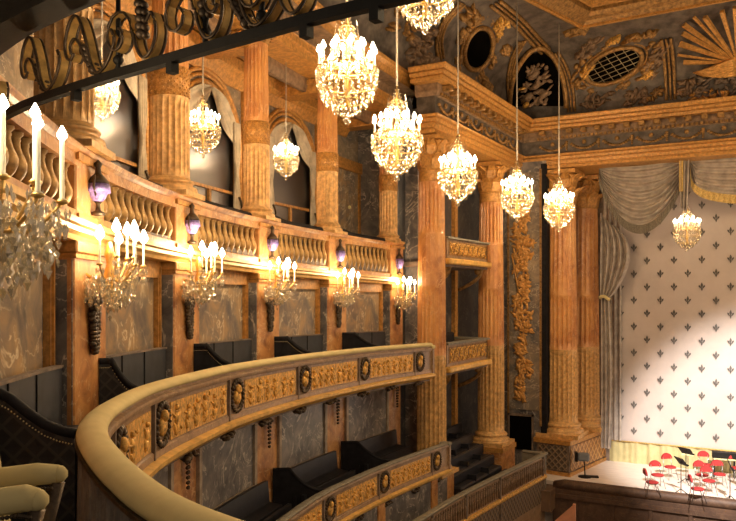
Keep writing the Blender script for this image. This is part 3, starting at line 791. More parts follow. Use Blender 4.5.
# ------------------------------------------------------------------ side boxes between tall columns
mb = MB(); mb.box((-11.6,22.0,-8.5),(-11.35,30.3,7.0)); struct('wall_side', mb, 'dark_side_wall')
mb = MB(); mb.box((-14,22.75,-8.5),(-10.9,22.9,6.95)); struct('wall_side_return', mb, 'grey_marble')
mb = MB(); mb.box((-11.4,30.0,-8.5),(-8.75,30.25,5.6)); struct('wall_stage_left', mb, 'grey_marble')
mb = MB(); mb.box((-8.95,29.95,-5.6),(-8.72,31.3,5.2)); struct('wall_stage_reveal', mb, 'black_cloth')
for i, (y0, y1) in enumerate(((23.1,23.4),(24.95,25.2),(26.6,26.85))):
    mb = MB(); mb.box((-11.36,y0,-5.6),(-11.2,y1,4.9)); solo('wall_strip', mb, 'gold_wood', 'narrow orange pilaster strip in the side boxes, %s' % ['left','middle','right'][i], 'pilaster')
for i, (ztp, zbt, lab) in enumerate(((1.90,1.02,'upper side box balcony with gilded lattice, between the tall columns'),(-1.55,-2.50,'lower side box balcony with gilded lattice and pale ledge'))):
    t = thing('box_balcony', lab, 'balcony', (-10.3,24.7,zbt))
    mb = MB(); mb.box((-10.02,22.9,zbt+.1),(-9.93,26.6,ztp-.06)); mb.box((-11.3,26.5,zbt+.1),(-9.93,26.6,ztp-.06)); part('front_wall', mb, 'front_marble', t)
    mb = MB(); mb.box((-9.93,23.05,zbt+.27),(-9.915,26.45,ztp-.14)); part('dark_ground', mb, 'old_gold', t)
    mb = MB()
    H = ztp-.16-zbt-.29; n = 4
    for j in range(n):
        ya = 23.1+3.3*j/n; yb = 23.1+3.3*(j+1)/n; zc = zbt+.28+H/2
        for k2 in (0, 1):
            for fx in (0,.33):
                pts = []
                for q in range(11):
                    tq = q/10; y = ya+(yb-ya)*tq; z = zc+(H/2-.03)*(1 if k2 else -1)*math.cos(PI*2*tq+fx*3); pts.append((-9.90, y, z))
                mb.tube(pts, .017, 5)
        mb.blob((-9.90,(ya+yb)/2,zc), (.03,.05,.05))
    part('lattice', mb, 'gold', t)
    mb = MB(); mb.box((-10.1,22.85,ztp-.07),(-9.85,26.66,ztp)); mb.box((-11.3,26.45,ztp-.07),(-9.9,26.66,ztp)); part('hand_rail', mb, 'rail_leather', t)
    mb = MB(); mb.bev((-10.2,22.85,zbt-.02),(-9.78,26.68,zbt+.17), .04); part('gilt_ledge', mb, 'pale_gold', t)
    mb = MB(); mb.box((-11.35,22.6,zbt-.1),(-9.95,26.65,zbt+.06)); part('floor_slab', mb, 'dark_stone', t)
    for yy in (23.3, 26.2):
        mb = MB(); pts = [(-10.0-.9*(q/8)**1.5, yy, zbt-.08-.75*(q/8)**.7) for q in range(9)]; mb.tube(pts, .07, 6)
        mb.blob((-10.15,yy,zbt-.18), (.14,.12,.14)); part('console', mb, 'old_gold', t)
# drape of seats inside lower box
mb = MB(); mb.bev((-11.1,23.2,-2.4),(-10.5,26.2,-1.9), .05); mb.bev((-11.3,23.2,-2.4),(-11.05,26.2,-1.35), .05); solo('bench', mb, 'bench_leather', 'black bench inside the lower side box', 'bench')

# marble panel with trophy between the columns
t = thing('trophy_panel', 'grey marble wall panel with gilded musical trophies between the tall columns', 'wall panel', (-9.6,29.98,-5))
mb = MB(); mb.box((-10.25,29.93,-4.6),(-8.98,30.0,4.9)); part('slab', mb, 'blue_marble', t)
mb = MB(); mb.box((-10.32,29.9,-5.2),(-10.24,30.0,5)); mb.box((-8.99,29.9,-5.2),(-8.91,30.0,5)); part('border', mb, 'old_gold', t)
mb = MB(); c = on_y(522, 300, 29.9)
for j, (vv, sc) in enumerate(((212,.30),(232,.42),(250,.55),(262,.40),(285,.25),(305,.38),(322,.45),(345,.25),(370,.36),(390,.25))):
    p = on_y(522+(-1)**j*1.5, vv, 29.9); X = Matrix.Translation(p); relief_lumps(mb, X, sc*1.45, .8, 42, .15, .07, j, True)
for q in ((515,240,528,275),(530,238,515,280),(517,310,527,345),(512,255,520,300)):
    a_ = on_y(q[0],q[1],29.88); b_ = on_y(q[2],q[3],29.88); mb.tube([a_, b_], .035, 6)
mb.tube([on_y(519+3*math.cos(k_/8*2*PI), 255+9*math.sin(k_/8*2*PI), 29.87) for k_ in range(9)], .03, 6)
part('trophy', mb, 'ray_gold', t)
t = thing('doorway', 'small dark doorway under the trophy panel', 'door', (-9.6,29.95,-6.2))
a_ = on_y(510, 415, 29.9); b_ = on_y(532, 450, 29.9)
mb = MB(); mb.box((a_.x,29.86,b_.z),(b_.x,29.92,a_.z)); part('door_leaf', mb, 'painted_void', t)
mb = MB(); mb.box((a_.x-.08,29.84,b_.z),(a_.x,29.92,a_.z+.08)); mb.box((b_.x,29.84,b_.z),(b_.x+.08,29.92,a_.z+.08)); mb.box((a_.x-.08,29.84,a_.z),(b_.x+.08,29.92,a_.z+.08)); part('door_frame', mb, 'dark_stone', t)

# ------------------------------------------------------------------ entablature
# polyline plan (outer cornice edge) : gallery -> ressaut -> side -> corner -> stage
class Poly:
    def __init__(s, pts, offs=None):
        s.p = [Vector((x,y,0)) for x, y in pts]
    def off(s, d):
        out = []; n = len(s.p)
        for i in range(n):
            a = (s.p[i]-s.p[i-1]).normalized() if i else None; b = (s.p[i+1]-s.p[i]).normalized() if i < n-1 else None
            if a is None: a = b
            if b is None: b = a
            na = Vector((a.y,-a.x,0)); nb = Vector((b.y,-b.x,0)); m = (na+nb); m = m/ (m.dot(na)) if m.length > .1 else na
            out.append(s.p[i]+m*d)
        return out
def sweep_poly(mb, P, prof):
    rows = [P.off(o) for o, z in prof]; n = len(P.p); m = len(prof); vs = []; fs = []
    for i in range(n):
        for j in range(m): q = rows[j][i]; vs.append((q.x, q.y, prof[j][1]))
    for i in range(n-1):
        for j in range(m): k = (j+1) % m; fs.append((i*m+j, i*m+k, (i+1)*m+k, (i+1)*m+j))
    fs.append(tuple(reversed(range(m)))); fs.append(tuple(range((n-1)*m, n*m))); return mb.add(vs, fs)
E0 = Poly([(-10.35,21.55),(-9.75,21.55),(-9.75,30.05),(8,30.05)])
mb = MB(); sweep_poly(mb, E0, [(-1.6,5.0),(0,5.0),(0,5.10),(-.04,5.11),(-.04,5.14),(.03,5.16),(.05,5.27),(.0,5.285),(0,5.31),(.08,5.33),(.10,5.42),(.05,5.43),(.05,5.45),(.16,5.48),(.19,5.53),(.16,5.55),(-1.6,5.55)]); struct('trim_4', mb, 'gold_wood')     # architrave
mb = MB(); sweep_poly(mb, E0, [(-1.6,5.55),(.02,5.55),(.02,6.10),(-1.6,6.10)]); struct('wall_frieze', mb, 'relief_stone')
mb = MB(); sweep_poly(mb, E0, [(-1.6,6.10),(.10,6.10),(.14,6.18),(.16,6.24),(-1.6,6.24)]); sweep_poly(mb, E0, [(-1.6,6.24),(.16,6.24),(.16,6.46),(-1.6,6.46)]); struct('trim_5', mb, 'dentil_stone')
mb = MB(); sweep_poly(mb, E0, [(-1.6,6.46),(.48,6.46),(.50,6.56),(.44,6.575),(.44,6.60),(.52,6.62),(.56,6.70),(.50,6.715),(.50,6.74),(.58,6.76),(.64,6.86),(.64,6.90),(-1.6,6.92)]); struct('trim_6', mb, 'gold_wood')
# modillions, and frieze festoons
def along(P0, P1, step, f):
    P0 = Vector(P0); P1 = Vector(P1); L = (P1-P0).length; n = int(L/step); d = (P1-P0)/L; ang = math.atan2(d.y, d.x)
    for k in range(n): f(P0+d*(L*(k+.5)/n), ang, k)
for nm, A, B in (('side', (-9.75,21.6,0), (-9.75,29.4,0)), ('stage', (-9.1,30.05,0), (8,30.05,0))):
    mb = MB()
    def fm(p, ang, k): mb.bev((-.11,-.46,6.27),(.11,-.1,6.45), .03, frame(p, ang))
    along(A, B, .52, fm)
    def fd(p, ang, k): mb.box((-.045,-.22,6.11),(.045,-.05,6.20), frame(p, ang))
    along(A, B, .16, fd)
    solo('modillion_row', mb, 'old_gold', 'row of carved modillions under the cornice on the %s wall' % nm, 'moulding')
    def ff(p, ang, k):
        mb = MB(); X = frame(p, ang) @ Matrix.Translation((0,-.03,0))
        for q in range(13):
            tq = q/12*2-1; R = X @ Matrix.Translation((tq*.5, -.03, 5.68+.20*tq*tq)) @ Matrix.Rotation(tq*.7, 4, 'Y'); mb.blob((0,0,0), (.07,.06,.05), R, 6, 4)
        for q in range(5): mb.blob((.55,-.03,5.97-.07*q), (.07-.008*q,.06,.05), X, 6, 4)
        mb.blob((0,-.03,5.93), (.09,.06,.09), X, 6, 4)
        solo('frieze_festoon', mb, 'old_gold', 'gilded leaf festoon of the frieze on the %s wall' % nm, 'ornament', 'festoons along the frieze of the %s wall' % nm)
    along(A, (B[0] if nm == 'side' else -.5, B[1], 0), 1.15, ff)
# gallery entablature (curved)
mb = MB(); sweep(mb, WALLG, -1.5, SG[5]+.5, [(-1.5,5.85),(.30,5.85),(.30,6.02),(.36,6.04),(.36,6.2),(.42,6.26),(.42,6.5),(.8,6.52),(.86,6.7),(.95,6.8),(.97,6.9),(-1.5,6.92)]); struct('trim_7', mb, 'gold_wood')
mb = MB(); sweep(mb, WALLG, -1.5, SG[5]+.5, rect(.36,.44,6.22,6.5)); sweep(mb, WALLG, -1.5, SG[5]+.5, [(.9,6.45),(.2,6.45),(.2,6.52),(.8,6.52)]); struct('trim_8', mb, 'dentil_stone')
# gallery ceiling beams and coffers
for k in range(1, 6):
    p, tt, n = WALLG.at(SG[k], -.75); mb = MB(); box_at(mb, WALLG, SG[k], -.8, .56, 1.5, 5.45, 5.86); box_at(mb, WALLG, SG[k], -.8, .7, 1.5, 5.68, 5.80)
    solo('ceiling_beam', mb, 'gold_wood', 'gilded gallery ceiling beam behind the %s fluted column' % ['first','second','third','fourth','fifth'][k-1], 'beam')
mb = MB(); sweep(mb, WALLG, -1.5, SG[5], [(GO,5.2),(GO+.06,5.2),(GO+.12,5.32),(GO+.2,5.45),(GO+.32,5.55),(GO+.36,5.8),(GO,5.8)]); struct('trim_9', mb, 'gold_wood')
mb = MB(); sweep(mb, WALLG, -1.5, SG[5], [(-.62,5.5),(-.5,5.5),(-.45,5.7),(-.45,5.85),(-.62,5.85)]); struct('trim_10', mb, 'dentil_stone')

# ------------------------------------------------------------------ gallery arches with drapes
garch = ['left, behind the first small chandelier','behind the second small chandelier','behind the third small chandelier']
sa0 = WALLG.find_u(206, GO, 1); sa1 = WALLG.find_u(288, GO, 1); step_ = sa1-sa0
arch_s = [sa0-step_, sa0, sa1, sa1+step_*.95]
for k, a in enumerate(arch_s[:3]):
    p, tt, n = WALLG.at(a, GO+.02); X = frame(Vector((p.x,p.y,0)), math.atan2(tt.y,tt.x)); hw = 1.32; zs = 3.75; hr = 1.25
    t = thing('arched_niche', 'arched gallery niche with dark mirror, '+garch[k], 'niche', (p.x,p.y,1.0))
    def arch(r, q, zs=zs): return Vector((-(hw+r)*math.cos(PI*q), 0, zs+(hr+r)*math.sin(PI*q)))
    mb = MB()
    path = [Vector((-hw,0,1.0))]+[arch(0,q/20) for q in range(21)]+[Vector((hw,0,1.0))]
    for rr, dp in ((0,.07),(.16,.05),(.28,.06)):
        pa = [Vector((-hw-rr,-.04,1.0))]+[arch(rr,q/20)+Vector((0,-.04,0)) for q in range(21)]+[Vector((hw+rr,-.04,1.0))]
        mb.tube([X @ v for v in pa], dp, 6)
    part('arch_moulding', mb, 'gold_wood', t)
    mb = MB(); vs = [X @ (v+Vector((0,-.03,0))) for v in path]; mb.add(vs, [tuple(range(len(vs)))]); mb.add([v+ n*-.02 for v in vs], [tuple(range(len(vs)))]); part('mirror', mb, 'mirror_glass', t, label='dark mirror glass')
    mb = MB(); 
    for z in (1.7, 2.5): mb.box((-hw+.1,-.09,z),(hw-.1,-.03,z+.07), X)
    mb.box((-.05,-.09,1.0),(.05,-.03,2.5), X); mb.box((-hw+.05,-.12,1.0),(hw-.05,-.04,1.35), X); part('glazing_bar', mb, 'gold_wood', t)
    # drapes: two swags and two tails
    dr = thing('gallery_drape', 'pale swagged drape in the gallery arch, '+garch[k], 'drape', (p.x,p.y,1.2))
    for sg in (-1, 1):
        def P(u, v, sg=sg):
            x = sg*(.05+ (hw-.15)*u); topz = zs+hr*.98*math.sqrt(max(0,1-(abs(x)/(hw+.12))**2))-.06
            drop = (.12+.95*u*(1-.25*u)) * v + .35*math.sin(PI*u)*v
            y = -.12-.07*math.sin(v*PI*5+u*2)*math.sin(PI*min(1,u+.2)); return X @ Vector((x, y, topz-drop*.8))
        mb = MB(); mb.grid(P, 14, 24); part('swag', mb, 'pale_drape', dr)
        def Q(u, v, sg=sg):
            wq = .30*(1-.65*math.exp(-((v-.42)/.10)**2)); x = sg*(hw-.10)+(u-.5)*wq; z = zs+.55-3.0*v
            return X @ Vector((x, -.14-.05*math.sin(u*PI*7), z))
        mb = MB(); mb.grid(Q, 28, 20); part('tail', mb, 'pale_drape', dr)
        mb = MB(); pts = [X @ Vector((sg*(hw-.1)+.14*math.sin(q*.9), -.22, zs-1.3-.12*q)) for q in range(12)]; mb.tube(pts, .03, 6); part('tassel_cord', mb, 'bronze', dr)
# gallery pilaster panels at the far bay
a = WALLG.find_u(361, GO, 1); p, tt, n = WALLG.at(a, GO+.02); X = frame(Vector((p.x,p.y,0)), math.atan2(tt.y,tt.x))
t = thing('gallery_door', 'orange framed double door on the gallery wall right of the large chandelier', 'door', (p.x,p.y,1))
mb = MB(); mb.box((-1.0,-.1,1),(-.85,0,4.2),X); mb.box((.85,-.1,1),(1.0,0,4.2),X); mb.box((-1.1,-.16,4.1),(1.1,0,4.45),X); part('door_frame', mb, 'gold_wood', t)
mb = MB(); mb.box((-.85,-.05,1),(-.02,0,4.1),X); mb.box((.02,-.05,1),(.85,0,4.1),X); part('door_leaf', mb, 'tan_marble', t)
mb = MB(); mb.blob((.1,-.1,2.9),(.06,.06,.06),X); part('door_knob', mb, 'paper', t)
for k in range(1, 5):
    for f in (.12, .9):
        aa = arch_s[0]+ (k-1)*step_ + step_*.5+ (f-.5)*.9
        if aa > SG[5]: continue
        mb = MB(); box_at(mb, WALLG, aa, GO+.07, .22, .14, .95, 5.2); box_at(mb, WALLG, aa, GO+.08, .30, .16, 3.9, 4.05); box_at(mb, WALLG, aa, GO+.08, .30, .16, .95, 1.2)
        solo('gallery_pilaster', mb, 'gold_wood', 'thin gilded pilaster on the gallery wall, %s of the %s arch gap' % ('left' if f < .5 else 'right', ['first','second','third','fourth'][k-1]), 'pilaster')

# ------------------------------------------------------------------ coved vault
def lerp_poly(P, f):
    L = [0]
    for i in range(1, len(P)): L.append(L[-1]+(P[i]-P[i-1]).length)
    a = f*L[-1]
    for i in range(1, len(P)):
        if a <= L[i]+1e-9: return P[i-1].lerp(P[i], (a-L[i-1])/(L[i]-L[i-1]))
    return P[-1]
LOs = [Vector(v) for v in ((-9.2,7,6.85),(-10.9,13,6.85),(-11.3,18,6.85),(-10.6,22,6.85),(-10.3,30.3,6.85))]
UPs = [Vector(v) for v in ((-5.6,8,9.5),(-7.2,14,9.5),(-7.55,23.5,9.5),(-6.7,27.1,9.5))]
LOt = [Vector(v) for v in ((-10.3,30.3,6.85),(8,30.3,6.9))]; UPt = [Vector(v) for v in ((-6.7,27.1,9.5),(8,26.3,9.5))]
def cove(Lo, Up, a, b):
    l = lerp_poly(Lo, a); u = lerp_poly(Up, a); th = b*PI/2
    h = 1-math.cos(th); return Vector((l.x+(u.x-l.x)*h, l.y+(u.y-l.y)*h, l.z+(u.z-l.z)*math.sin(th)))
def cove_hit(Lo, Up, u, v, off=.0):
    best = None
    A0, A1, B0, B1 = 0., 1., 0., 1.
    for it in range(4):
        best = None
        for i in range(41):
            for j in range(41):
                a = A0+(A1-A0)*i/40; b = B0+(B1-B0)*j/40; p = cove(Lo, Up, a, b)
                d = -S29*p.x+C29*p.y; r = C29*p.x+S29*p.y; e = (368+F*r/d-u)**2+(HZ-F*p.z/d-v)**2
                if best is None or e < best[0]: best = (e, a, b)
        wa, wb = (A1-A0)/12, (B1-B0)/12; A0, A1 = max(0,best[1]-wa), min(1,best[1]+wa); B0, B1 = max(0,best[2]-wb), min(1,best[2]+wb)
    a, b = best[1], best[2]; p = cove(Lo, Up, a, b)
    e = 1e-3; ta = (cove(Lo,Up,min(1,a+e),b)-cove(Lo,Up,max(0,a-e),b)).normalized(); tb = (cove(Lo,Up,a,min(1,b+e))-cove(Lo,Up,a,max(0,b-e))).normalized()
    n = ta.cross(tb).normalized()
    if n.dot(p) > 0: n = -n
    # frame : x along, y = away from viewer(-n), z up the cove
    X = Matrix((( ta.x, -n.x, tb.x, p.x+n.x*off),(ta.y, -n.y, tb.y, p.y+n.y*off),(ta.z, -n.z, tb.z, p.z+n.z*off),(0,0,0,1)))
    return X, n, a, b
mb = MB(); mb.grid(lambda a, b: cove(LOs, UPs, a, b), 60, 16); struct('ceiling_cove_side', mb, 'relief_stone')
mb = MB(); mb.grid(lambda a, b: cove(LOt, UPt, a, b), 60, 16); struct('ceiling_cove_stage', mb, 'relief_stone')
mb = MB(); mb.add([(-5.0,5,9.9),(-7.2,14,9.9),(-7.55,23.5,9.9),(-6.7,27.1,9.9),(8,26.3,9.9),(8,5,9.9)], [(0,1,2,3,4,5)]); struct('ceiling', mb, 'relief_stone')
CF = Poly([(-7.25,14),(-7.5,23.5),(-6.6,27.0),(8,26.2)])
mb = MB(); sweep_poly(mb, CF, [(-.25,9.4),(.1,9.35),(.2,9.45),(.42,9.5),(.5,9.62),(.5,9.9),(-.25,9.9)]); struct('trim_11', mb, 'old_gold')
mb = MB(); sweep_poly(mb, CF, [(.62,9.7),(.72,9.7),(.76,9.9),(.58,9.9)]); struct('trim_12', mb, 'gold_wood')
mb = MB(); sweep_poly(mb, CF, [(-.05,9.28),(.06,9.28),(.06,9.4),(-.05,9.4)]); struct('trim_13', mb, 'gold_wood')
def px_path(Lo, Up, pix, off): return [cove_hit(Lo, Up, u, v, off)[0].translation.copy() for u, v in pix]
def dense(pix, n=4):
    out = []
    P = [Vector((a,b,0)) for a,b in pix]; Q = [P[0]*2-P[1]]+P+[P[-1]*2-P[-2]]
    for i in range(1, len(Q)-2):
        for k in range(n):
            t = k/n; a,b,c,d = Q[i-1],Q[i],Q[i+1],Q[i+2]; v = .5*((2*b)+(c-a)*t+(2*a-5*b+4*c-d)*t*t+(3*b-a-3*c+d)*t**3); out.append((v.x,v.y))
    out.append(pix[-1]); return out
# oculi
def oculus(label, Lo, Up, u, v, rw, rh, lattice, rot=0):
    X, n, a, b = cove_hit(Lo, Up, u, v, .02); X = X @ Matrix.Rotation(rot, 4, 'Y')
    t = thing('oculus', label, 'round window', tuple(X.translation))
    ring = lambda r, y: [X @ Vector(((rw+r)*math.cos(q*PI/16), y, (rh+r)*math.sin(q*PI/16))) for q in range(33)]
    mb = MB(); mb.tube(ring(.06,-.08), .09, 8); mb.tube(ring(.22,-.04), .05, 6); part('frame', mb, 'old_gold', t)
    mb = MB(); vs = ring(0,-.05)[:-1]; mb.add(vs, [tuple(range(32))]); mb.add([p-n*.04 for p in vs], [tuple(range(32))]); part('opening', mb, 'painted_void', t)  # solid black sheet, its colour stands in for the shade behind the window
    if lattice:
        mb = MB()
        for sg in (-1,1):
            for k in range(-5, 6):
                c = k*.26
                pts = []
                for q in range(-20, 21):
                    s = q*.06; x = s*.8+c*.6*1; z = sg*(s*.6-c*.8*1)
                    x = s*.82+ c*.57; z = sg*(s*.57 - c*.82)
                    if (x/rw)**2+(z/rh)**2 < 1: pts.append(X @ Vector((x,-.09,z)))
                if len(pts) > 1: mb.tube([pts[0], pts[-1]], .013, 5)
        part('lattice', mb, 'lattice_wire', t)
    mb = MB(); rnd = random.Random(int(u))
    for q in range(70):
        an = rnd.random()*2*PI; rr = .32+.3*rnd.random()
        if rnd.random() < .75: an = round(an/(PI/4))*(PI/4)+rnd.uniform(-.16,.16)
        R = X @ Matrix.Translation(((rw+rr)*math.cos(an), -.06, (rh+rr)*math.sin(an))) @ Matrix.Rotation(rnd.random()*PI, 4, 'Y'); mb.blob((0,0,0), (.17,.14,.09), R, 6, 4)
    part('wreath', mb, 'old_gold', t, label='carved leaf wreath with cherub forms')
oculus('dark oval window with crossed lattice above the stage cornice', LOt, UPt, 614, 65, .92, .78, True, .22)
oculus('dark oval opening in the cove above the side wall', LOs, UPs, 477, 48, .95, .72, False)
# ribs
def rib(label, Lo, Up, pix, w=.13, cat='rib', mat='old_gold'):
    mb = MB(); P = [cove_hit(Lo, Up, u, v, .06) for u, v in dense(pix, 3)]
    n = P[len(P)//2][1]; c = [p[0].translation.copy() for p in P]
    for k in (-1,0,1):
        pts = []
        for i, p in enumerate(c):
            d = (c[min(i+1,len(c)-1)]-c[max(i-1,0)]).normalized(); s = d.cross(P[i][1]).normalized(); pts.append(p+s*(k*w))
        mb.tube(pts, w*.42 if k else w*.3, 6)
    solo('vault_rib', mb, mat, label, cat)
rib('curved moulded rib rising from the cornice corner towards upper left', LOt, UPt, [(572,112),(570,90),(564,68),(555,52)])
rib('vertical moulded rib between the lattice window and the sunburst', LOt, UPt, [(671,100),(670,75),(668,50),(666,38)], .15)
rib('left moulded rib of the side cove beyond the oval opening', LOs, UPs, [(509,95),(509,75),(514,55),(522,40)], .12)
rib('wide diagonal rib from the ceiling frame down to the side cornice', LOs, UPs, [(495,2),(515,18),(532,36),(545,50)], .16)
rib('left diagonal rib of the side cove', LOs, UPs, [(440,60),(438,40),(445,20),(462,2)], .13)
# corner helmet trophy in a dark niche
def hit2(u, v, off):
    best = None
    for Lo, Up in ((LOs, UPs), (LOt, UPt)):
        X, n, a, b = cove_hit(Lo, Up, u, v, off); p = cove(Lo, Up, a, b); d = -S29*p.x+C29*p.y; r = C29*p.x+S29*p.y
        e = (368+F*r/d-u)**2+(HZ-F*p.z/d-v)**2
        if best is None or e < best[0]: best = (e, X, n)
    return best[1], best[2]
t = thing('relief_niche', 'dark arched corner niche with carved helmet trophy above the cornice corner', 'niche', tuple(hit2(540,78,.05)[0].translation))
edge = [(507,104),(508,92),(511,78),(517,64),(526,52),(537,45),(548,49),(557,60),(563,76),(566,92),(567,108)]
mb = MB(); rowsv = []
for v in (52,60,68,76,84,92,100,104):
    L_ = min(((abs(b_-v), a_) for a_, b_ in edge[:6]))[1]; R_ = min(((abs(b_-v), a_) for a_, b_ in edge[5:]))[1]
    rowsv.append([hit2(L_+(R_-L_)*k/8, v+ (2 if v == 104 else 0), .06)[0].translation.copy() for k in range(9)])
vs = [p for r in rowsv for p in r]
mb.add(vs, [(j*9+i, j*9+i+1, (j+1)*9+i+1, (j+1)*9+i) for j in range(len(rowsv)-1) for i in range(8)]); part('recess', mb, 'painted_void', t)  # black sheet lying on the cove, the hollow's shade is painted
mb = MB(); pe = [hit2(u, v, .12)[0].translation.copy() for u, v in dense(edge, 3)]; mb.tube(pe, .10, 7); part('arch', mb, 'old_gold', t)
mb = MB(); rnd = random.Random(4)
for q in range(70):
    f = rnd.random(); u = 536+(rnd.random()-.5)*38*(1-.4*abs(2*f-1)); v = 58+46*f; X, n = hit2(u, v, .22+.15*rnd.random())
    mb.blob((0,0,0), (.10+.10*rnd.random(),.08,.05+.04*rnd.random()), X @ Matrix.Rotation(rnd.random()*PI, 4, 'Y'), 6, 4)
for (u, v, r) in ((535,70,.24),(538,82,.20),(530,95,.22),(546,92,.2)):
    X, n = hit2(u, v, .3); mb.blob((0,0,0), (r,r*.8,r), X)
part('trophy', mb, 'dentil_stone', t)
mb = MB(); X, n = hit2(529, 103, .45); mb.blob((0,0,0), (.14,.14,.14), X); X, n = hit2(524, 84, .4); mb.blob((0,0,0), (.2,.08,.07), X); part('gilt_mask', mb, 'gold', t)
# relief groups on coves
for i, (side, u, v, w, h, nn, mt) in enumerate([('t',588,48,.5,1.2,30,'relief_stone'),('t',598,100,1.0,.5,26,'relief_stone'),('t',636,98,.8,.5,24,'relief_stone'),('t',654,62,.5,1.4,30,'dark_stone'),
        ('s',500,25,.6,.6,20,'gold'),('s',505,48,.4,.4,12,'old_gold'),('s',450,75,.7,.6,20,'relief_stone'),('s',420,45,1.0,1.2,40,'relief_stone'),('s',430,65,.6,.6,18,'dark_stone'),('t',587,70,.3,.5,12,'gold'),('t',648,72,.25,.45,10,'gold'),('t',690,88,.8,.5,22,'dark_stone'),('t',615,38,.35,.3,12,'gold'),('t',575,30,.9,.4,20,'old_gold'),('t',640,35,.9,.35,20,'old_gold'),('s',470,15,1.0,.5,22,'old_gold'),('s',485,85,.8,.4,20,'old_gold'),('t',655,95,.5,.35,14,'old_gold'),('s',405,20,1.2,.8,26,'old_gold'),('t',710,95,1.2,.3,20,'ray_gold')]):
    Lo, Up = (LOt, UPt) if side == 't' else (LOs, UPs)
    X, n, a, b = cove_hit(Lo, Up, u, v, .03); mt = 'dentil_stone' if mt in ('relief_stone','dark_stone') else mt; mb = MB(); relief_lumps(mb, X, w, h, nn, .17, .22, 100+i)
    where = ['left of the lattice window','below left of the lattice window','below right of the lattice window','between lattice window and vertical rib','upper right of the side oval opening','right of the side oval opening','left below the side oval opening','above the bend of the side cornice','just above the cornice bend','beside left rim of the lattice window','beside right rim of the lattice window','under the gilded sunburst','on top of the lattice window','between the ceiling frame corner and the corner rib','between ceiling frame and top of the lattice window','above the side oval opening','below the side oval opening','at the foot of the vertical rib','left of the side oval opening near the top chandelier','along the cornice below the sunburst'][i]
    solo('cove_relief', mb, mt, 'carved stucco relief cluster '+where, 'relief')
# sunburst with wing
X, n, a, b = cove_hit(LOt, UPt, 736, 62, .12)
t = thing('sunburst', 'gilded sunburst of rays with wing and trophies at the upper right corner', 'ornament', tuple(X.translation))
mb = MB()
for q, (u, v, w) in enumerate([(684,60,.09),(680,40,.10),(683,29,.08),(684,20,.08),(705,12,.08),(722,6,.08),(678,52,.05),(694,12,.05),(735,2,.08)]):
    Q = cove_hit(LOt, UPt, u, v, .18)[0].translation; C = cove_hit(LOt, UPt, 738, 60, .25)[0].translation
    mb.tube([Q+(C-Q)*(k/6) for k in range(7)], w, 4, smooth=False, taper=lambda f: 1.15-.7*f)
part('rays', mb, 'ray_gold', t)
mb = MB()
for q in range(12):
    f = q/11; P0 = cove_hit(LOt, UPt, 736, 54+f*18, .3)[0].translation; P1 = cove_hit(LOt, UPt, 694+f*10+6*(q%2), 70+f*4, .3)[0].translation
    mb.tube([P0.lerp(P1, k/5)+n*(.1*math.sin(PI*k/5)) for k in range(6)], .07, 5, taper=lambda f: 1.2-.8*f)
part('wing', mb, 'ray_gold', t)
mb = MB(); X2 = cove_hit(LOt, UPt, 722, 84, .1)[0]; relief_lumps(mb, X2, 1.6, .7, 40, .16, .18, 77); part('trophy_base', mb, 'dark_stone', t)

# ------------------------------------------------------------------ proscenium, curtain, stage
YC = 33.4
mb = MB(); mb.box((-8.9,28.7,-9.1),(8,34.2,-7.0)); struct('floor_stage', mb, 'stage_boards')
mb = MB(); mb.box((-7.6,33.9,-7),(8,34.1,6)); struct('wall_stage', mb, 'dark_stone')
mb = MB(); mb.box((-8.9,33.3,-7),(-7.0,33.8,6)); struct('wall_proscenium', mb, 'dark_stone')
mb = MB(); mb.box((-8.85,31.66,5.0),(8,33.9,5.04)); struct('ceiling_proscenium', mb, 'gold_wood')
t = thing('stage_curtain', 'huge cream stage curtain with small dark fleur pattern and pale fringe', 'curtain', (0,YC,-7))
def curt(u, v):
    x = -7.25+15.3*u; z = 5.2-11.35*v; return (x, YC+.02*math.sin(x*3.4)*v, z)
mb = MB(); mb.grid(curt, 160, 6)
mb.cur = 1
def petal(cx, cz, w, h, rot=0, y=YC-.05):
    R = Matrix.Translation((cx,y,cz)) @ Matrix.Rotation(rot, 4, 'Y')
    mb.add([(0,0,-h),(w*.6,0,-h*.3),(w,0,h*.15),(w*.5,0,h*.65),(0,0,h),(-w*.5,0,h*.65),(-w,0,h*.15),(-w*.6,0,-h*.3)], [tuple(range(8))], False, R)
    mb.add([(0,.03,-h),(w*.6,.03,-h*.3),(w,.03,h*.15),(w*.5,.03,h*.65),(0,.03,h),(-w*.5,.03,h*.65),(-w,.03,h*.15),(-w*.6,.03,-h*.3)], [tuple(range(8))], False, R)
def fleur(x, z):
    petal(x, z+.05, .045, .13); petal(x-.075, z+.01, .038, .075, -.55); petal(x+.075, z+.01, .038, .075, .55); petal(x, z-.10, .034, .07)
    mb.box((x-.075,YC-.055,z-.055),(x+.075,YC-.02,z-.03))
# spacing measured on the cloth
r0 = on_y(634, 248.0, YC); dx = 1.045; dz = .545
for j in range(-10, 18):
    for i in range(-2, 14):
        x = r0.x+dx*(i+(.5 if j % 2 else 0)); z = r0.z-dz*j
        if -7.0 < x < 7.8 and -6.0 < z < 5.0: fleur(x, z)
part('cloth', mb, ['curtain_cloth','fleur'], t)
mb = MB(); mb.grid(lambda u, v: (-7.25+15.3*u, YC-.07+.035*math.sin(u*15.3*9+math.sin(u*50))+.012*math.sin(u*400), -6.12-.88*v), 700, 3); part('fringe', mb, 'fringe_cream', t, label='pale yellow pleated fringe along the bottom')
mb = MB(); mb.tube([(-7.25,YC-.1,-6.12),(8,YC-.1,-6.12)], .03, 6); part('fringe_braid', mb, 'fringe_gold', t)

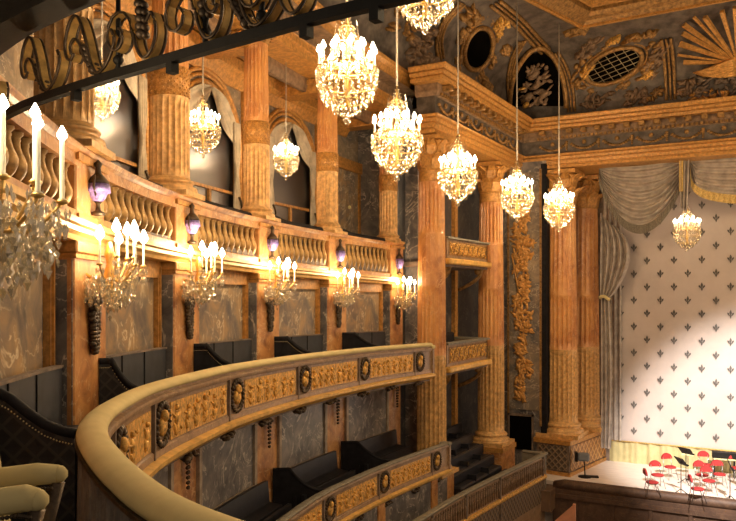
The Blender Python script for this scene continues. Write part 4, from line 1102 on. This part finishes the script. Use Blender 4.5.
def swag(label, x0, z0, x1, z1, depth, y, folds, mat, fr, frmat, pw=.85):
    t = thing('stage_swag', label, 'drape', ((x0+x1)/2, y, min(z0,z1)-depth))
    def P(u, v):
        x = x0+(x1-x0)*u; zt = z0+(z1-z0)*u; s = 4*u*(1-u)
        z = zt + (1-v)*.1*(1-s) - s**pw*depth*(v**1.1) - .5*v*(1-s)*.35
        yy = y-.10*s*v-.11*math.sin(v*folds*PI*2+s*1.2)*(.35+.65*s)*(1 if v < .97 else .3); return (x, yy, z)
    mb = MB(); mb.grid(P, 40, folds*10); part('cloth', mb, mat, t)
    def Q(u, v):
        p = P(u, 1.0); return (p[0], p[1]-.04+.015*math.sin(u*260), p[2]-fr*v)
    mb = MB(); mb.grid(Q, 240, 2); part('fringe', mb, frmat, t)
    return t
a_ = on_y(599, 178, 31.0); b_ = on_y(686, 168, 31.0); c_ = on_y(640, 226, 31.0)
s1 = swag('large grey silk swag at upper left of the stage opening', a_.x, 4.95, b_.x, 5.0, 5.0-c_.z-.05, 31.0, 8, 'swag_silk', .34, 'fringe_grey')
c2 = on_y(725, 199, 31.0)
s2 = swag('wide grey silk swag with gold fringe at upper right', b_.x+.15, 5.0, b_.x+7.6, 5.0, 5.0-c2.z, 31.0, 6, 'swag_silk', .32, 'fringe_gold', .3)
mb = MB(); mb.grid(lambda u, v: (a_.x+.1+14.5*u, 31.25+.03*math.sin(u*120), 5.0-1.1*v), 200, 3); solo('stage_valance', mb, 'swag_silk', 'plain grey silk valance behind the swags', 'drape')
t = thing('drape_cascade', 'narrow gold trimmed drape tail between the two stage swags', 'drape', (b_.x,31.8,3.4))
mb = MB(); mb.grid(lambda u, v: (b_.x-.12+.34*(u-.2)*(1-.3*v), 30.75-.07*math.sin(u*PI*5), 5.05-1.75*v-.25*u*v), 20, 12); part('cloth', mb, 'swag_silk', t)
mb = MB(); mb.grid(lambda u, v: (b_.x-.2+.14*u, 30.68-.03*math.sin(u*PI*3), 5.05-1.2*v), 8, 8); part('gold_edge', mb, 'fringe_gold', t)
# jabot at the left
t = thing('tied_drape', 'bunched grey silk drape tied beside the stage column', 'drape', (-6.7,32.3,-6.2))
def jab(u, v):
    ztop, ztie = on_y(605,212,32.3).z, on_y(605,298,32.3).z
    z = ztop+(ztie-ztop)*v; w = .35+.75*math.sin(PI*v**.8)**.8; xl = -7.15
    x = xl+w*u*1.05; return (x, 32.3-.14*math.sin(u*PI*9+v*1.2)*(.4+.6*math.sin(PI*v)), z-.55*u*(1-v)*.9+ (-.0)*u)
mb = MB(); mb.grid(jab, 60, 18); part('upper_bunch', mb, 'swag_silk', t)
zt = on_y(605,298,32.3).z
mb = MB(); mb.grid(lambda u, v: (-7.15+(.40+.12*math.sin(v*3))*u, 32.35-.08*math.sin(u*PI*6), zt+.1-(zt+6.4)*v), 40, 14); part('tail', mb, 'swag_silk', t)
mb = MB(); mb.tube([(-7.15+.1*k, 32.15-.05*math.sin(k), zt+.08*math.sin(k*1.1)) for k in range(5)], .07, 8); part('tie', mb, 'velvet', t)
mb = MB(); mb.grid(lambda u, v: (-7.25+.75*u, 33.25-.06*math.sin(u*PI*7), 4.9-11.0*v), 40, 4); solo('side_drape', mb, 'swag_silk', 'narrow grey drape hanging at the left edge of the stage curtain', 'drape')

# pit barrier
t = thing('orchestra_barrier', 'long dark brown padded barrier in front of the stage', 'barrier', (-4,28.4,-9))
mb = MB(); pr = [(0,0)]; 
vs = []
pts = [(-7.95,28.5,-7.12)]+[(-7.6+1.0*k,28.42,-7.02) for k in range(16)]
mb.tube(pts, .19, 12); part('padded_top', mb, 'brown_velvet_wall', t)
mb = MB(); mb.box((-8.0,28.3,-9.1),(8,28.56,-7.1)); part('wall', mb, 'brown_velvet_wall', t)
mb = MB()
for x in (-7.2,-5.9,-4.6,-3.3,-2.0): mb.box((x,28.24,-9.1),(x+.12,28.3,-7.35))
mb.box((-8.0,28.21,-7.5),(8,28.3,-7.34)); part('batten', mb, 'brown_velvet_wall', t)
mb = MB(); mb.box((-8.9,27.6,-7.9),(-7.9,28.9,-7.15)); solo('stage_apron_block', mb, 'apron_wood', 'low orange brown apron block between the parapet end and barrier', 'block')
p = at_depth(565, 515, 25.5); mb = MB(); X = Matrix.Translation(p)
mb.add([(-.35,0,-.25),(.28,.0,-.55),(.28,0,.38),(-.35,.06,-.25),(.28,.06,-.55),(.28,.06,.38)], [(0,1,2),(3,5,4),(0,3,4,1),(1,4,5,2),(2,5,3,0)], False, X)
mb.box((.26,-.02,-1.6),(.34,.08,.4), X); solo('wooden_gusset', mb, 'salmon', 'small salmon wooden triangle at the foot of the barrier', 'panel')
# stage things
def lathe_x(mb, prof, X, n=16): mb.lathe(prof, n, X)
def chair_proto():
    t = thing('orchestra_chair', 'x', 'chair', (0,0,0), 0, None)
    mb = MB()
    X = Matrix.Translation((0,0,.46)); pr = [(.02,-.035),(.19,-.035),(.215,-.01),(.215,.015),(.18,.035),(.02,.04)]
    mb.lathe(pr, 18, X @ Matrix.Diagonal((1,1.02,1,1))); part('seat', mb, 'red_fabric', t, False)
    # backrest : half-disc cushion, at -x side, facing +x
    vs = []; n = 14
    for y in (-.03,.03):
        pts = [(-.24+y, -.21, .72)]+[(-.24+y-.02*math.sin(PI*k/n), -.22*math.cos(PI*k/n), .74+.20*math.sin(PI*k/n)) for k in range(n+1)]+[(-.24+y,.21,.72)]
        vs += pts
    m = n+3; fs = [tuple(range(m)), tuple(reversed(range(m,2*m)))]+[(i,(i+1)%m,m+(i+1)%m,m+i) for i in range(m)]
    mb = MB(); mb.add(vs, fs); part('backrest', mb, 'red_fabric', t, False)
    for sx, sy in ((1,1),(1,-1),(-1,1),(-1,-1)):
        mb = MB(); top = (-.22,sy*.16,.80) if sx < 0 else (.14,sy*.15,.45)
        mid = (-.17,sy*.17,.45) if sx < 0 else (.15,sy*.15,.3)
        mb.tube([top, mid, (sx*.24,sy*.20,0)], .013, 6); part('leg', mb, 'steel', t, False)
    mb = MB(); mb.tube([(-.2,-.17,.3),(-.2,.17,.3)], .009, 6); mb.tube([(.18,-.16,.25),(.18,.16,.25)], .009, 6); part('stretcher', mb, 'steel', t, False)
    return t
cp = chair_proto()
rr = math.radians
chairs = [ (652.3,482.2,29.3-5,'front left red chair seen from the side, nearest the pedestal'), (657.6,474.9,-60,'red chair with dark back, second from the left'), (670.2,466.9,-50,'rearmost left red chair with a high rounded back'),
 (697.6,488.8,22,'front red chair seen from the side, right of the music stand'), (709,480.7,-62,'red chair with bright back in the middle of the group'), (702,475,-58,'red chair with brown red back behind the middle one'),
 (705,464.5,-70,'rearmost red chair with a bright half round back'), (719.6,474.2,-65,'right red chair with a large bright back'), (737,468,-65,'red chair cut by the right picture edge')]
first = True
for (u, v, rz, lab) in chairs:
    p = on_height(u, v, -6.54); p.z = -7.0
    if first: cp.location = p; cp.rotation_euler = (0,0,rr(rz)); cp['label'] = lab; cp['group'] = 'red orchestra chairs on the stage'; first = False
    else:
        c = copy_tree(cp, p, rr(rz), lab); c['group'] = 'red orchestra chairs on the stage'
def stand(u, v, zdesk, rz, tilt, lab):
    p = on_height(u, v, -7.0)
    t = thing('music_stand', lab, 'music stand', tuple(p), rr(rz))
    mb = MB(); mb.tube([(0,0,.08),(0,0,zdesk)], .016, 6); part('pole', mb, 'black_iron', t, False)
    for k in range(3):
        a = k*2*PI/3; mb = MB(); mb.tube([(0,0,.22),(.16*math.cos(a),.16*math.sin(a),.08),(.30*math.cos(a),.30*math.sin(a),0)], .013, 6); part('leg', mb, 'black_iron', t, False)
    X = Matrix.Translation((0,0,zdesk)) @ Matrix.Rotation(tilt, 4, 'Y'); mb = MB(); mb.box((-.17,-.26,-.012),(.17,.26,.012), X); mb.box((.15,-.26,-.01),(.17,.26,.06), X); part('desk', mb, 'black_iron', t, False)
stand(681,495,1.18,40,.9,'black music stand left of the middle red chairs')
stand(686,484,1.22,60,.8,'black music stand standing behind the left one')
stand(730,502,1.25,10,1.2,'black music stand near the right picture edge')
stand(741,492,1.2,20,.9,'black music stand half cut by the right picture edge')
p = on_height(688, 478, -7.0)
t = thing('music_desk', 'small stand holding pale yellow sheet music behind the left music stands', 'music stand', tuple(p))
mb = MB(); mb.tube([(0,0,0),(0,0,.9)], .012, 6); part('pole', mb, 'black_iron', t, False)
X = Matrix.Translation((0,0,.92)) @ Matrix.Rotation(.3, 4, 'X'); mb = MB(); mb.box((-.22,-.13,0),(.22,.13,.012), X); part('sheet_music', mb, 'paper', t, False)
p = on_height(724, 477, -7.0)
t = thing('keyboard', 'dark upright keyboard cabinet behind the right red chairs', 'keyboard', tuple(p), rr(8))
mb = MB(); mb.bev((-.42,-.2,.72),(.42,.2,.96), .02); part('case', mb, 'black_iron', t, False)
for sx in (-1,1):
    mb = MB(); mb.box((sx*.36-.03,-.16,0),(sx*.36+.03,.16,.72)); part('leg', mb, 'black_iron', t, False)
mb = MB(); mb.box((-.38,-.28,.70),(.38,-.18,.74)); part('keys', mb, 'paper', t, False)
p = on_height(585, 477, -7.0)
t = thing('stage_lamp', 'grey stage floor lamp on a short pole beside the pedestal', 'lamp', tuple(p), rr(20))
mb = MB(); mb.lathe([(.02,0),(.26,0),(.26,.03),(.05,.05),(.02,.06)], 18); mb.box((.05,-.12,0),(.5,.12,.05)); part('base', mb, 'black_iron', t, False)
mb = MB(); mb.tube([(0,0,.04),(-.03,0,.62)], .025, 8); part('pole', mb, 'black_iron', t, False)
mb = MB(); mb.bev((-.28,-.16,.62),(.16,.16,.92), .05); part('lamp_body', mb, 'stand_grey', t, False)
mb = MB(); mb.box((-.38,-.15,.60),(-.28,.15,.95)); part('barn_door', mb, 'black_iron', t, False)

# ------------------------------------------------------------------ iron scroll frieze near the camera
BR = Curve([(-6.3,3.95),(-4.79,3.42),(-4.26,3.27),(-3.58,3.14),(-3.11,3.07),(-2.69,3.01),(-2.31,2.96),(-1.99,2.92),(-1.62,2.89),(-.6,2.86)][::-1])
t = thing('scroll_frieze', 'wrought iron frieze of gilded scrolls between black bars, overhead at upper left', 'ironwork', (-3.2,3.1,1.2))
mb = MB(); sweep(mb, BR, 0, BR.len, rect(-.025,.025,1.225,1.275)); part('lower_bar', mb, 'black_iron', t)
mb = MB(); sweep(mb, BR, 0, BR.len, rect(-.22,.03,1.72,2.2)); sweep(mb, BR, 0, BR.len, rect(-.24,-.06,1.68,1.72)); part('upper_beam', mb, 'black_iron', t)
uL = .56; Hs = .42; zb0 = 1.265
units = [(BR.find_u(u, 0), m) for u, m in ((-14,0),(34,0),(80,0),(124,1),(185,1),(225,0),(262,1))]
for i, (a, m) in enumerate(units):
    sgn = -1     # BR runs from right to left, local +x = left in picture
    def W(x, z, dy=0): p, tt, n = BR.at(a-x*uL*.85, dy); return Vector((p.x,p.y,zb0+z*Hs))
    ax = BR.at(a)[2]
    def sm(pts, n=5): return dense(pts, n)
    if m == 0:
        main = sm([(-.02,.42),(-.1,.34),(-.2,.42),(-.23,.62),(-.13,.86),(0,.95),(.12,.85),(.25,.55),(.36,.22),(.5,.04),(.66,.08),(.80,.24),(.86,.42),(.8,.56)])
        curl = sm([(-.08,.42),(-.10,.55),(.0,.62),(.12,.52),(.22,.32),(.33,.16)])
        lf = [(.14,.46),(.19,.36),(.24,.28),(.30,.2),(.34,.12)]
    else:
        sp = [(.28*math.cos(q*.5)*(1-q/20)-.05, .45+.36*math.sin(q*.5)*(1-q/20)) for q in range(16)]
        main = sp; curl = sm([(.25,.45),(.33,.2),(.45,.05),(.6,.12),(.68,.35),(.6,.6),(.5,.5)]); lf = [(.3,.8),(.32,.7),(.32,.6),(.32,.5),(.33,.4)]
    mb = MB(); mb.tube([W(x,z) for x,z in main], .01, 4, smooth=False, flat={'axis':ax,'a':.032,'b':.008}); mb.tube([W(x,z) for x,z in curl], .01, 4, smooth=False, flat={'axis':ax,'a':.028,'b':.008})
    s_ = part('scroll', mb, 'iron_gilt', t)
    mb = MB()
    for q, (x, z) in enumerate(lf):
        p = W(x, z); mb.blob((p.x,p.y,p.z), (.035,.04,.03)); mb.blob((p.x+.03,p.y,p.z-.01), (.02,.03,.022))
    for e2 in (main, curl):
        for off in (-.034,.034):
            mb.tube([W(x,z,off) for x,z in e2], .009, 4)
    part('leaf_spray', mb, 'bronze', t)
mb = MB()
for u_ in (76,172,307,375):
    a = BR.find_u(u_, 0); mb = MB(); box_at(mb, BR, a, 0, .045, .05, 1.17, 1.23); part('clip', mb, 'black_iron', t)
for u_ in (118,205,262):
    a = BR.find_u(u_, 0); p = BR.at(a)[0]; mb = MB(); mb.tube([(p.x,p.y,1.26),(p.x,p.y,1.7)], .014, 6); mb.blob((p.x,p.y,1.33),(.03,.03,.03)); mb.blob((p.x,p.y,1.42),(.022,.022,.05)); part('post', mb, 'black_iron', t)

# ------------------------------------------------------------------ armchair bottom left
p0 = at_depth(30, 480, 2.75); rx = Vector((C29, S29, 0)); fy = Vector((-S29, C29, 0))
t = thing('armchair', 'olive velvet armchair with padded arms at the bottom left corner', 'armchair', (p0.x, p0.y, -1.55))
def W2(u, v, d): return at_depth(u, v, d)
for (pts, rad, nm) in (([(-70,486,2.9),(-30,483,2.92),(10,478,2.93),(38,474,2.94),(58,474,2.95)], .048, 'arm'), ([(-70,512,2.5),(-30,506,2.5),(0,502,2.5),(25,498,2.5),(37,500,2.5)], .050, 'arm')):
    P = [W2(*q) for q in pts]; mb = MB(); mb.tube(P, rad, 14, taper=lambda f: (1-.15*f) if f < .9 else .75); mb.blob(tuple(P[-1]), (rad*.78,rad*.78,rad*.72)); ar = part('arm', mb, 'velvet', t)
    mb = MB(); q = P[-1]; mb.tube([q+Vector((0,0,-.03)), q+rx*-.05+Vector((0,0,-.22)), q+rx*-.12+Vector((0,0,-.45))], .028, 8); part('arm_post', mb, 'brass' if 0 else 'bronze', ar)
    mb = MB()
    for k in range(24):
        f = k/23*3.9; i = int(min(f, 3)); g = f-i; pp = P[i].lerp(P[i+1], g); mb.blob((pp.x+fy.x*-.045, pp.y+fy.y*-.045, pp.z-.045), (.008,.008,.008), None, 5, 4)
    part('nail_trim', mb, 'bronze', ar)
b0 = W2(-33,522,2.75); mb = MB()
mb.grid(lambda u, v: b0+fy*(.56*(u-.5))+Vector((0,0,-.25+.72*v))+rx*(.055+-.12*v+.035*math.sin(PI*u)), 12, 12); mb.grid(lambda u, v: b0+fy*(.56*(u-.5))+Vector((0,0,-.25+.72*v))+rx*(-.055-.12*v), 12, 12)
mb.tube([b0+fy*(-.28)+Vector((0,0,-.25)), b0+fy*(-.28)+Vector((0,0,.47))-rx*.12, b0+fy*.28+Vector((0,0,.47))-rx*.12, b0+fy*.28+Vector((0,0,-.25))], .05, 10); part('backrest', mb, 'velvet', t)
s0 = W2(-10,560,2.72); X = Matrix.Translation((s0.x,s0.y,-1.2)) @ Matrix.Rotation(math.radians(29.3), 4, 'Z'); mb = MB(); mb.bev((-.3,-.24,0),(.26,.24,.14), .05, X); part('seat', mb, 'velvet', t)
for sx in (-.26,.22):
    for sy in (-.2,.2):
        mb = MB(); mb.tube([X @ Vector((sx,sy,.02)), X @ Vector((sx*1.1,sy*1.1,-.8))], .025, 8); part('leg', mb, 'bronze', t)

# ------------------------------------------------------------------ lights fixtures
def candle_mesh(r, h): mb = MB(); mb.lathe([(r*1.6,-.02),(r*1.7,0),(r,.005),(r,h)], 8); return mesh_of('candle', mb, 'candle_wax', Vector((0,0,0)))
def flame_mesh(r, h): mb = MB(); mb.lathe([(r*.3,0),(r,h*.3),(r*.8,h*.55),(r*.15,h)], 8); return mesh_of('flame', mb, 'flame', Vector((0,0,0)))
CM, FM = candle_mesh(.016,.15), flame_mesh(.046,.14)  # flames enlarged, their size stands in for candle glare
CMb, FMb = candle_mesh(.011,.22), flame_mesh(.030,.09)
def place_candle(t, x, y, z, cm=CM, fm=FM, h=.15, lean=None):
    c = link('candle', cm); c.parent = t; c.location = (x,y,z)
    if lean: c.rotation_euler = lean
    f = link('flame', fm); f.parent = c; f.location = (0,0,h)
def chandelier():
    t = thing('chandelier', 'x', 'chandelier', (0,0,0))      # origin : bottom of the ball ; height 1.9
    rnd = random.Random(3)
    fr = MB(); fr.lathe([(.02,.25),(.05,.3),(.03,.4),(.06,.55),(.03,.7),(.025,1.0),(.055,1.1),(.03,1.2),(.02,1.5),(.05,1.6),(.02,1.7),(.015,1.9)], 10)
    R = .46
    for (rr, z, th) in ((.46,.92,.014),(.44,.62,.012),(.30,.36,.010),(.20,1.32,.010),(.12,1.58,.008)):
        fr.tube([(rr*math.cos(q*PI/12), rr*math.sin(q*PI/12), z) for q in range(25)], th, 5)
    for k in range(12):
        a = k*PI/6; pts = [(f*R*math.cos(a), f*R*math.sin(a), .80+.30*math.sin(f*PI*1.1)*(.5) - .08*f+.1*f*f) for f in [q/8 for q in range(1,9)]]; fr.tube(pts, .011, 5)
    part('frame', fr, 'brass', t, False)
    cr = MB()
    def drape(r0, z0, r1, z1, n, m, sag, s=.02):
        for k in range(n):
            a = 2*PI*k/n
            for j in range(m):
                f = (j+.5)/m; r = r0+(r1-r0)*f + sag*math.sin(PI*f); z = z0+(z1-z0)*f
                cr.gem((r*math.cos(a), r*math.sin(a), z), s*(.8+.5*rnd.random()), s*2.4)
    drape(.03,1.85,.20,1.32,10,7,-.02,.018)         # upper strings
    drape(.20,1.32,.46,.94,16,7,-.06,.020)          # to candle ring
    drape(.50,.92,.46,.60,26,4,.01,.024)            # basket
    drape(.46,.60,.31,.34,22,4,.03,.024)
    drape(.31,.34,.05,.12,16,4,.03,.022)
    for rr, z, n, L in ((.51,.86,24,.12),(.49,.70,22,.11),(.43,.55,20,.12),(.35,.42,16,.11),(.22,.28,12,.1),(.22,1.28,10,.1),(.13,1.54,8,.08),(.36,.98,14,.14),(.28,1.18,10,.12)):
        for k in range(n):
            a = 2*PI*(k+.5)/n; cr.gem((rr*math.cos(a), rr*math.sin(a), z), .020, L); cr.gem((rr*math.cos(a), rr*math.sin(a), z-L*.8), .026, L*.8)
    for k in range(8):
        a = 2*PI*k/8; cr.add([((.20)*math.cos(a),.20*math.sin(a),1.3),(.215*math.cos(a+.05),.215*math.sin(a+.05),1.45),(.16*math.cos(a),.16*math.sin(a),1.74),(.19*math.cos(a-.05),.19*math.sin(a-.05),1.45)], [(0,1,2,3)])
    co_ = part('crystal_drops', cr, 'crystal', t, False); co_['kind'] = 'stuff'
    mb = MB(); mb.blob((0,0,.05), (.06,.06,.06), None, 10, 7); part('crystal_ball', mb, 'crystal', t, False)
    for k in range(12):
        a = k*PI/6+.1; place_candle(t, R*math.cos(a), R*math.sin(a), 1.00)
    for k in range(6):
        a = k*PI/3+.3; place_candle(t, .24*math.cos(a), .24*math.sin(a), 1.12)
    return t
ch = chandelier()
for c_ in (): pass
lights = []
def lamp(name, p, e, r=.22, c=(1,.72,.41)):
    l = bpy.data.lights.new(name, 'POINT'); l.energy = e; l.shadow_soft_size = r; l.color = c; o = link(name, l); o.location = p; lights.append(l); return o
big = [ # u, top v, bottom v, depth , label
 (347,8,124,12.2,'largest crystal chandelier with blazing candles, left of the picture centre'),
 (425,-88,34,12.0,'crystal chandelier cut by the top picture edge'),
 (397,85,181,15.2,'crystal chandelier below and right of the largest one'),
 (458,133,206,20.6,'crystal chandelier in front of the side boxes'),
 (517,160,222,24.9,'crystal chandelier before the right side column'),
 (559,175,232,26.8,'crystal chandelier before the left giant stage column'),
 (687,203,252,29.2,'small looking crystal chandelier hanging before the stage curtain')]
first = True
for (u, v0, v1, d, lab) in big:
    p = at_depth(u, v1, d); H = (v1-v0)*d/F; sc = H/1.9
    if first: ch.location = p; ch.scale = (sc,)*3; ch['label'] = lab; ch['group'] = 'crystal chandeliers hanging over the auditorium'; first = False
    else: c = copy_tree(ch, p, .4*u, lab, scale=sc); c['group'] = 'crystal chandeliers hanging over the auditorium'
    lamp('chandelier_glow', (p.x, p.y, p.z+.95*sc), 430 if u < 600 else 50)
    zc = 9.9 if u != 687 else 5.0
    if u == 347: zc = 9.9
    mb = MB(); mb.tube([(p.x,p.y,p.z+H*.99),(p.x,p.y,zc)], .022, 6); solo('suspension_cord', mb, 'cord', 'thin pale cord holding the '+lab, 'cord')
# more of the same chandeliers along the unseen right half of the room, added for their light
for (x, y, z) in ((2.5,14,2.4),(4.5,21,2.4),(3.5,27,2.4),(0,9,2.6)):
    c = copy_tree(ch, (x,y,z), 0, 'unseen crystal chandelier over the right half of the auditorium, added for its light', scale=1.0); c['group'] = 'crystal chandeliers hanging over the auditorium'
    lamp('chandelier_glow', (x,y,z+.95), 1700 if y > 20 else 1000)
# small gallery chandeliers
small = [(102,62,122,10.6,'small crystal chandelier at left under the iron frieze'),(203,98,158,15.6,'small crystal chandelier in the second gallery arch'),(286,135,180,19.3,'small crystal chandelier in the third gallery arch')]
for (u, v0, v1, d, lab) in small:
    p = at_depth(u, v1, d); H = (v1-v0)*d/F; sc = H/1.75
    c = copy_tree(ch, p, .4, lab, scale=sc); c['group'] = 'small gallery chandeliers'
    lamp('chandelier_glow', (p.x, p.y, p.z+.95*sc), 120, .12)
    mb = MB(); mb.tube([(p.x,p.y,p.z+1.8*sc),(p.x,p.y,5.86)], .014, 6); solo('suspension_cord', mb, 'cord', 'cord holding the '+lab, 'cord')
# wall sconces
def sconce(label, s=1.0, arms=7, cm=CMb, fm=FM, ch_=.22, seed=1):
    t = thing('wall_sconce', label, 'wall sconce', (0,0,0)); rnd = random.Random(seed)
    fr = MB(); fr.tube([(0,.24,-.1),(0,.14,-.16),(0,0,-.12)], .022, 8)     # wall is at +y
    fr.lathe([(.02,-.34),(.05,-.28),(.03,-.2),(.06,-.1),(.03,0),(.05,.1),(.02,.22)], 10)
    cr = MB()
    fr2 = []
    for k in range(arms):
        a = PI+PI*(k/(arms-1)) if arms > 1 else 0; L = .34 if k % 2 == 0 else .24; zz = .02+.08*(k % 2)
        a = PI*1.0 + PI*k/(arms-1)
        pts = [(L*f*math.cos(a), L*f*math.sin(a), -.12+.02*f+ (zz+.06)*f*f-.16*math.sin(PI*f)*.5) for f in [q/8 for q in range(9)]]
        fr.tube(pts, .010, 6)
        x, y, z = pts[-1]; fr.lathe([(.008,-.01),(.032,0),(.03,.012),(.012,.02)], 8, Matrix.Translation((x,y,z)))
        place_candle(t, x, y, z+.02, cm, fm, ch_)
        for q in range(6):
            b = q*PI/3; cr.gem((x+.035*math.cos(b), y+.035*math.sin(b), z-.05), .010, .07)
            cr.gem((x+.02*math.cos(b), y+.02*math.sin(b), z-.13), .013, .09)
        for q in range(5):
            f = (q+.5)/5; cr.gem((x*(1-f*.8), y*(1-f*.8), z-.10-.12*math.sin(PI*f)), .013, .06)
    for q in range(300):
        a = rnd.random()*2*PI; r = .30*math.sqrt(rnd.random()); z = -.12-.44*rnd.random()*(1-r*1.6); cr.gem((r*math.cos(a), r*math.sin(a)*.8, z), .015+.010*rnd.random(), .07)
    part('frame', fr, 'brass', t, False); o = part('crystal_drops', cr, 'sconce_crystal', t, False); o['kind'] = 'stuff'
    return t
sc0 = sconce('x')
sw = ['at the leftmost visible pilaster','at the second pilaster','at the third pilaster','at the fourth pilaster','beside the tall orange column']
for i, (k, vfl) in enumerate(((1,238),(2,254),(3,267),(4,276),(5,283))):
    p, tt, n = WALL.at(SB[k]-.18, .84); d = -S29*p.x+C29*p.y; z = (HZ-vfl)*d/F-.30
    ang = math.atan2(tt.y, tt.x)
    if i == 0: sc0.location = (p.x,p.y,z); sc0.rotation_euler = (0,0,ang); c = sc0
    else: c = copy_tree(sc0, (p.x,p.y,z), ang)
    c['label'] = 'gilt and crystal wall sconce with burning candles, '+sw[i]; c['group'] = 'candle sconces along the second tier wall'; c.scale = (1.15,1.15,1.15)
    lamp('sconce_glow', (p.x+n.x*.05, p.y+n.y*.05, z+.38), 45, .12, (1,.74,.42))
# big near bracket at the left edge
p = at_depth(-14, 196, 3.7)
t = sconce('large candle bracket with crystal drops cut by the left picture edge', 1, 9, candle_mesh(.012,.29), flame_mesh(.026,.075), .29, 5)
t.location = p; t.rotation_euler = (0,0,math.radians(50)); t.scale = (1.0,1.0,1.0); t.name = 'candle_bracket'
t['category'] = 'candle bracket'
mb = MB(); rnd = random.Random(9)
for q in range(480):
    a = rnd.random()*2*PI; r = .36*math.sqrt(rnd.random()); z = -.02-.50*rnd.random()*(1-r*1.2); mb.gem((r*math.cos(a), r*math.sin(a), z), .010+.008*rnd.random(), .055)
part('crystal_basket', mb, 'sconce_crystal', t, False)['kind'] = 'stuff'
lamp('sconce_glow', (p.x, p.y, p.z+.5), 26, .15, (1,.76,.46))

# ------------------------------------------------------------------ other light
def spot(name, loc, tgt, e, ang, blend, c, r=.3):
    l = bpy.data.lights.new(name, 'SPOT'); l.energy = e; l.spot_size = ang; l.spot_blend = blend; l.color = c; l.shadow_soft_size = r
    o = link(name, l); o.location = loc; o.rotation_euler = (Vector(tgt)-Vector(loc)).to_track_quat('-Z','Y').to_euler(); return l
tg = on_y(765, 475, 33.3)
spot('stage_spotlight', (2.0,14,7.5), tuple(tg), 52000, math.radians(31), .6, (1,.94,.88))
w = bpy.data.worlds.new('world'); bpy.context.scene.world = w; w.use_nodes = True
bg = w.node_tree.nodes['Background']; bg.inputs[0].default_value = (1,.80,.60,1); bg.inputs[1].default_value = .28
vs_ = bpy.context.scene.view_settings; vs_.view_transform = 'Standard'; vs_.look = 'None'; vs_.gamma = 1; vs_.exposure = 0.0; vs_.use_curve_mapping = False

from collections import defaultdict
gp = defaultdict(list)
for o in list(bpy.data.objects):
    if o.parent is None and o.get('category') and not o.get('group'): gp[o.name.split('.')[0]].append(o)
WORDS = {'pilaster':'orange marble pilasters of the second tier wall','wall_panel':'framed marble wall panels','seat_backboard':'dark backboards of the second tier','bench':'dark box benches','carved_garland':'carved garlands on the second tier pilasters','balustrade':'balustrade sections of the gallery','balustrade_pedestal':'urn pedestals of the gallery balustrade','padded_rail':'padded rails on the balustrade','gallery_column':'fluted gallery columns','box_partition':'partitions between the boxes','arched_niche':'arched niches of the gallery','gallery_drape':'drapes of the gallery arches','vault_rib':'ribs of the vault','suspension_cord':'cords holding the chandeliers','music_stand':'music stands on the stage','cove_relief':'stucco reliefs of the cove','stall_bench':'benches on the side steps','wall_drop_ornament':'pendant ornaments of the first tier wall','gallery_pilaster':'thin pilasters of the gallery wall','ceiling_beam':'gallery ceiling beams','wall_strip':'pilaster strips in the side boxes'}
for k, v in gp.items():
    if len(v) > 2 and k in WORDS:
        for o in v: o['group'] = WORDS[k]
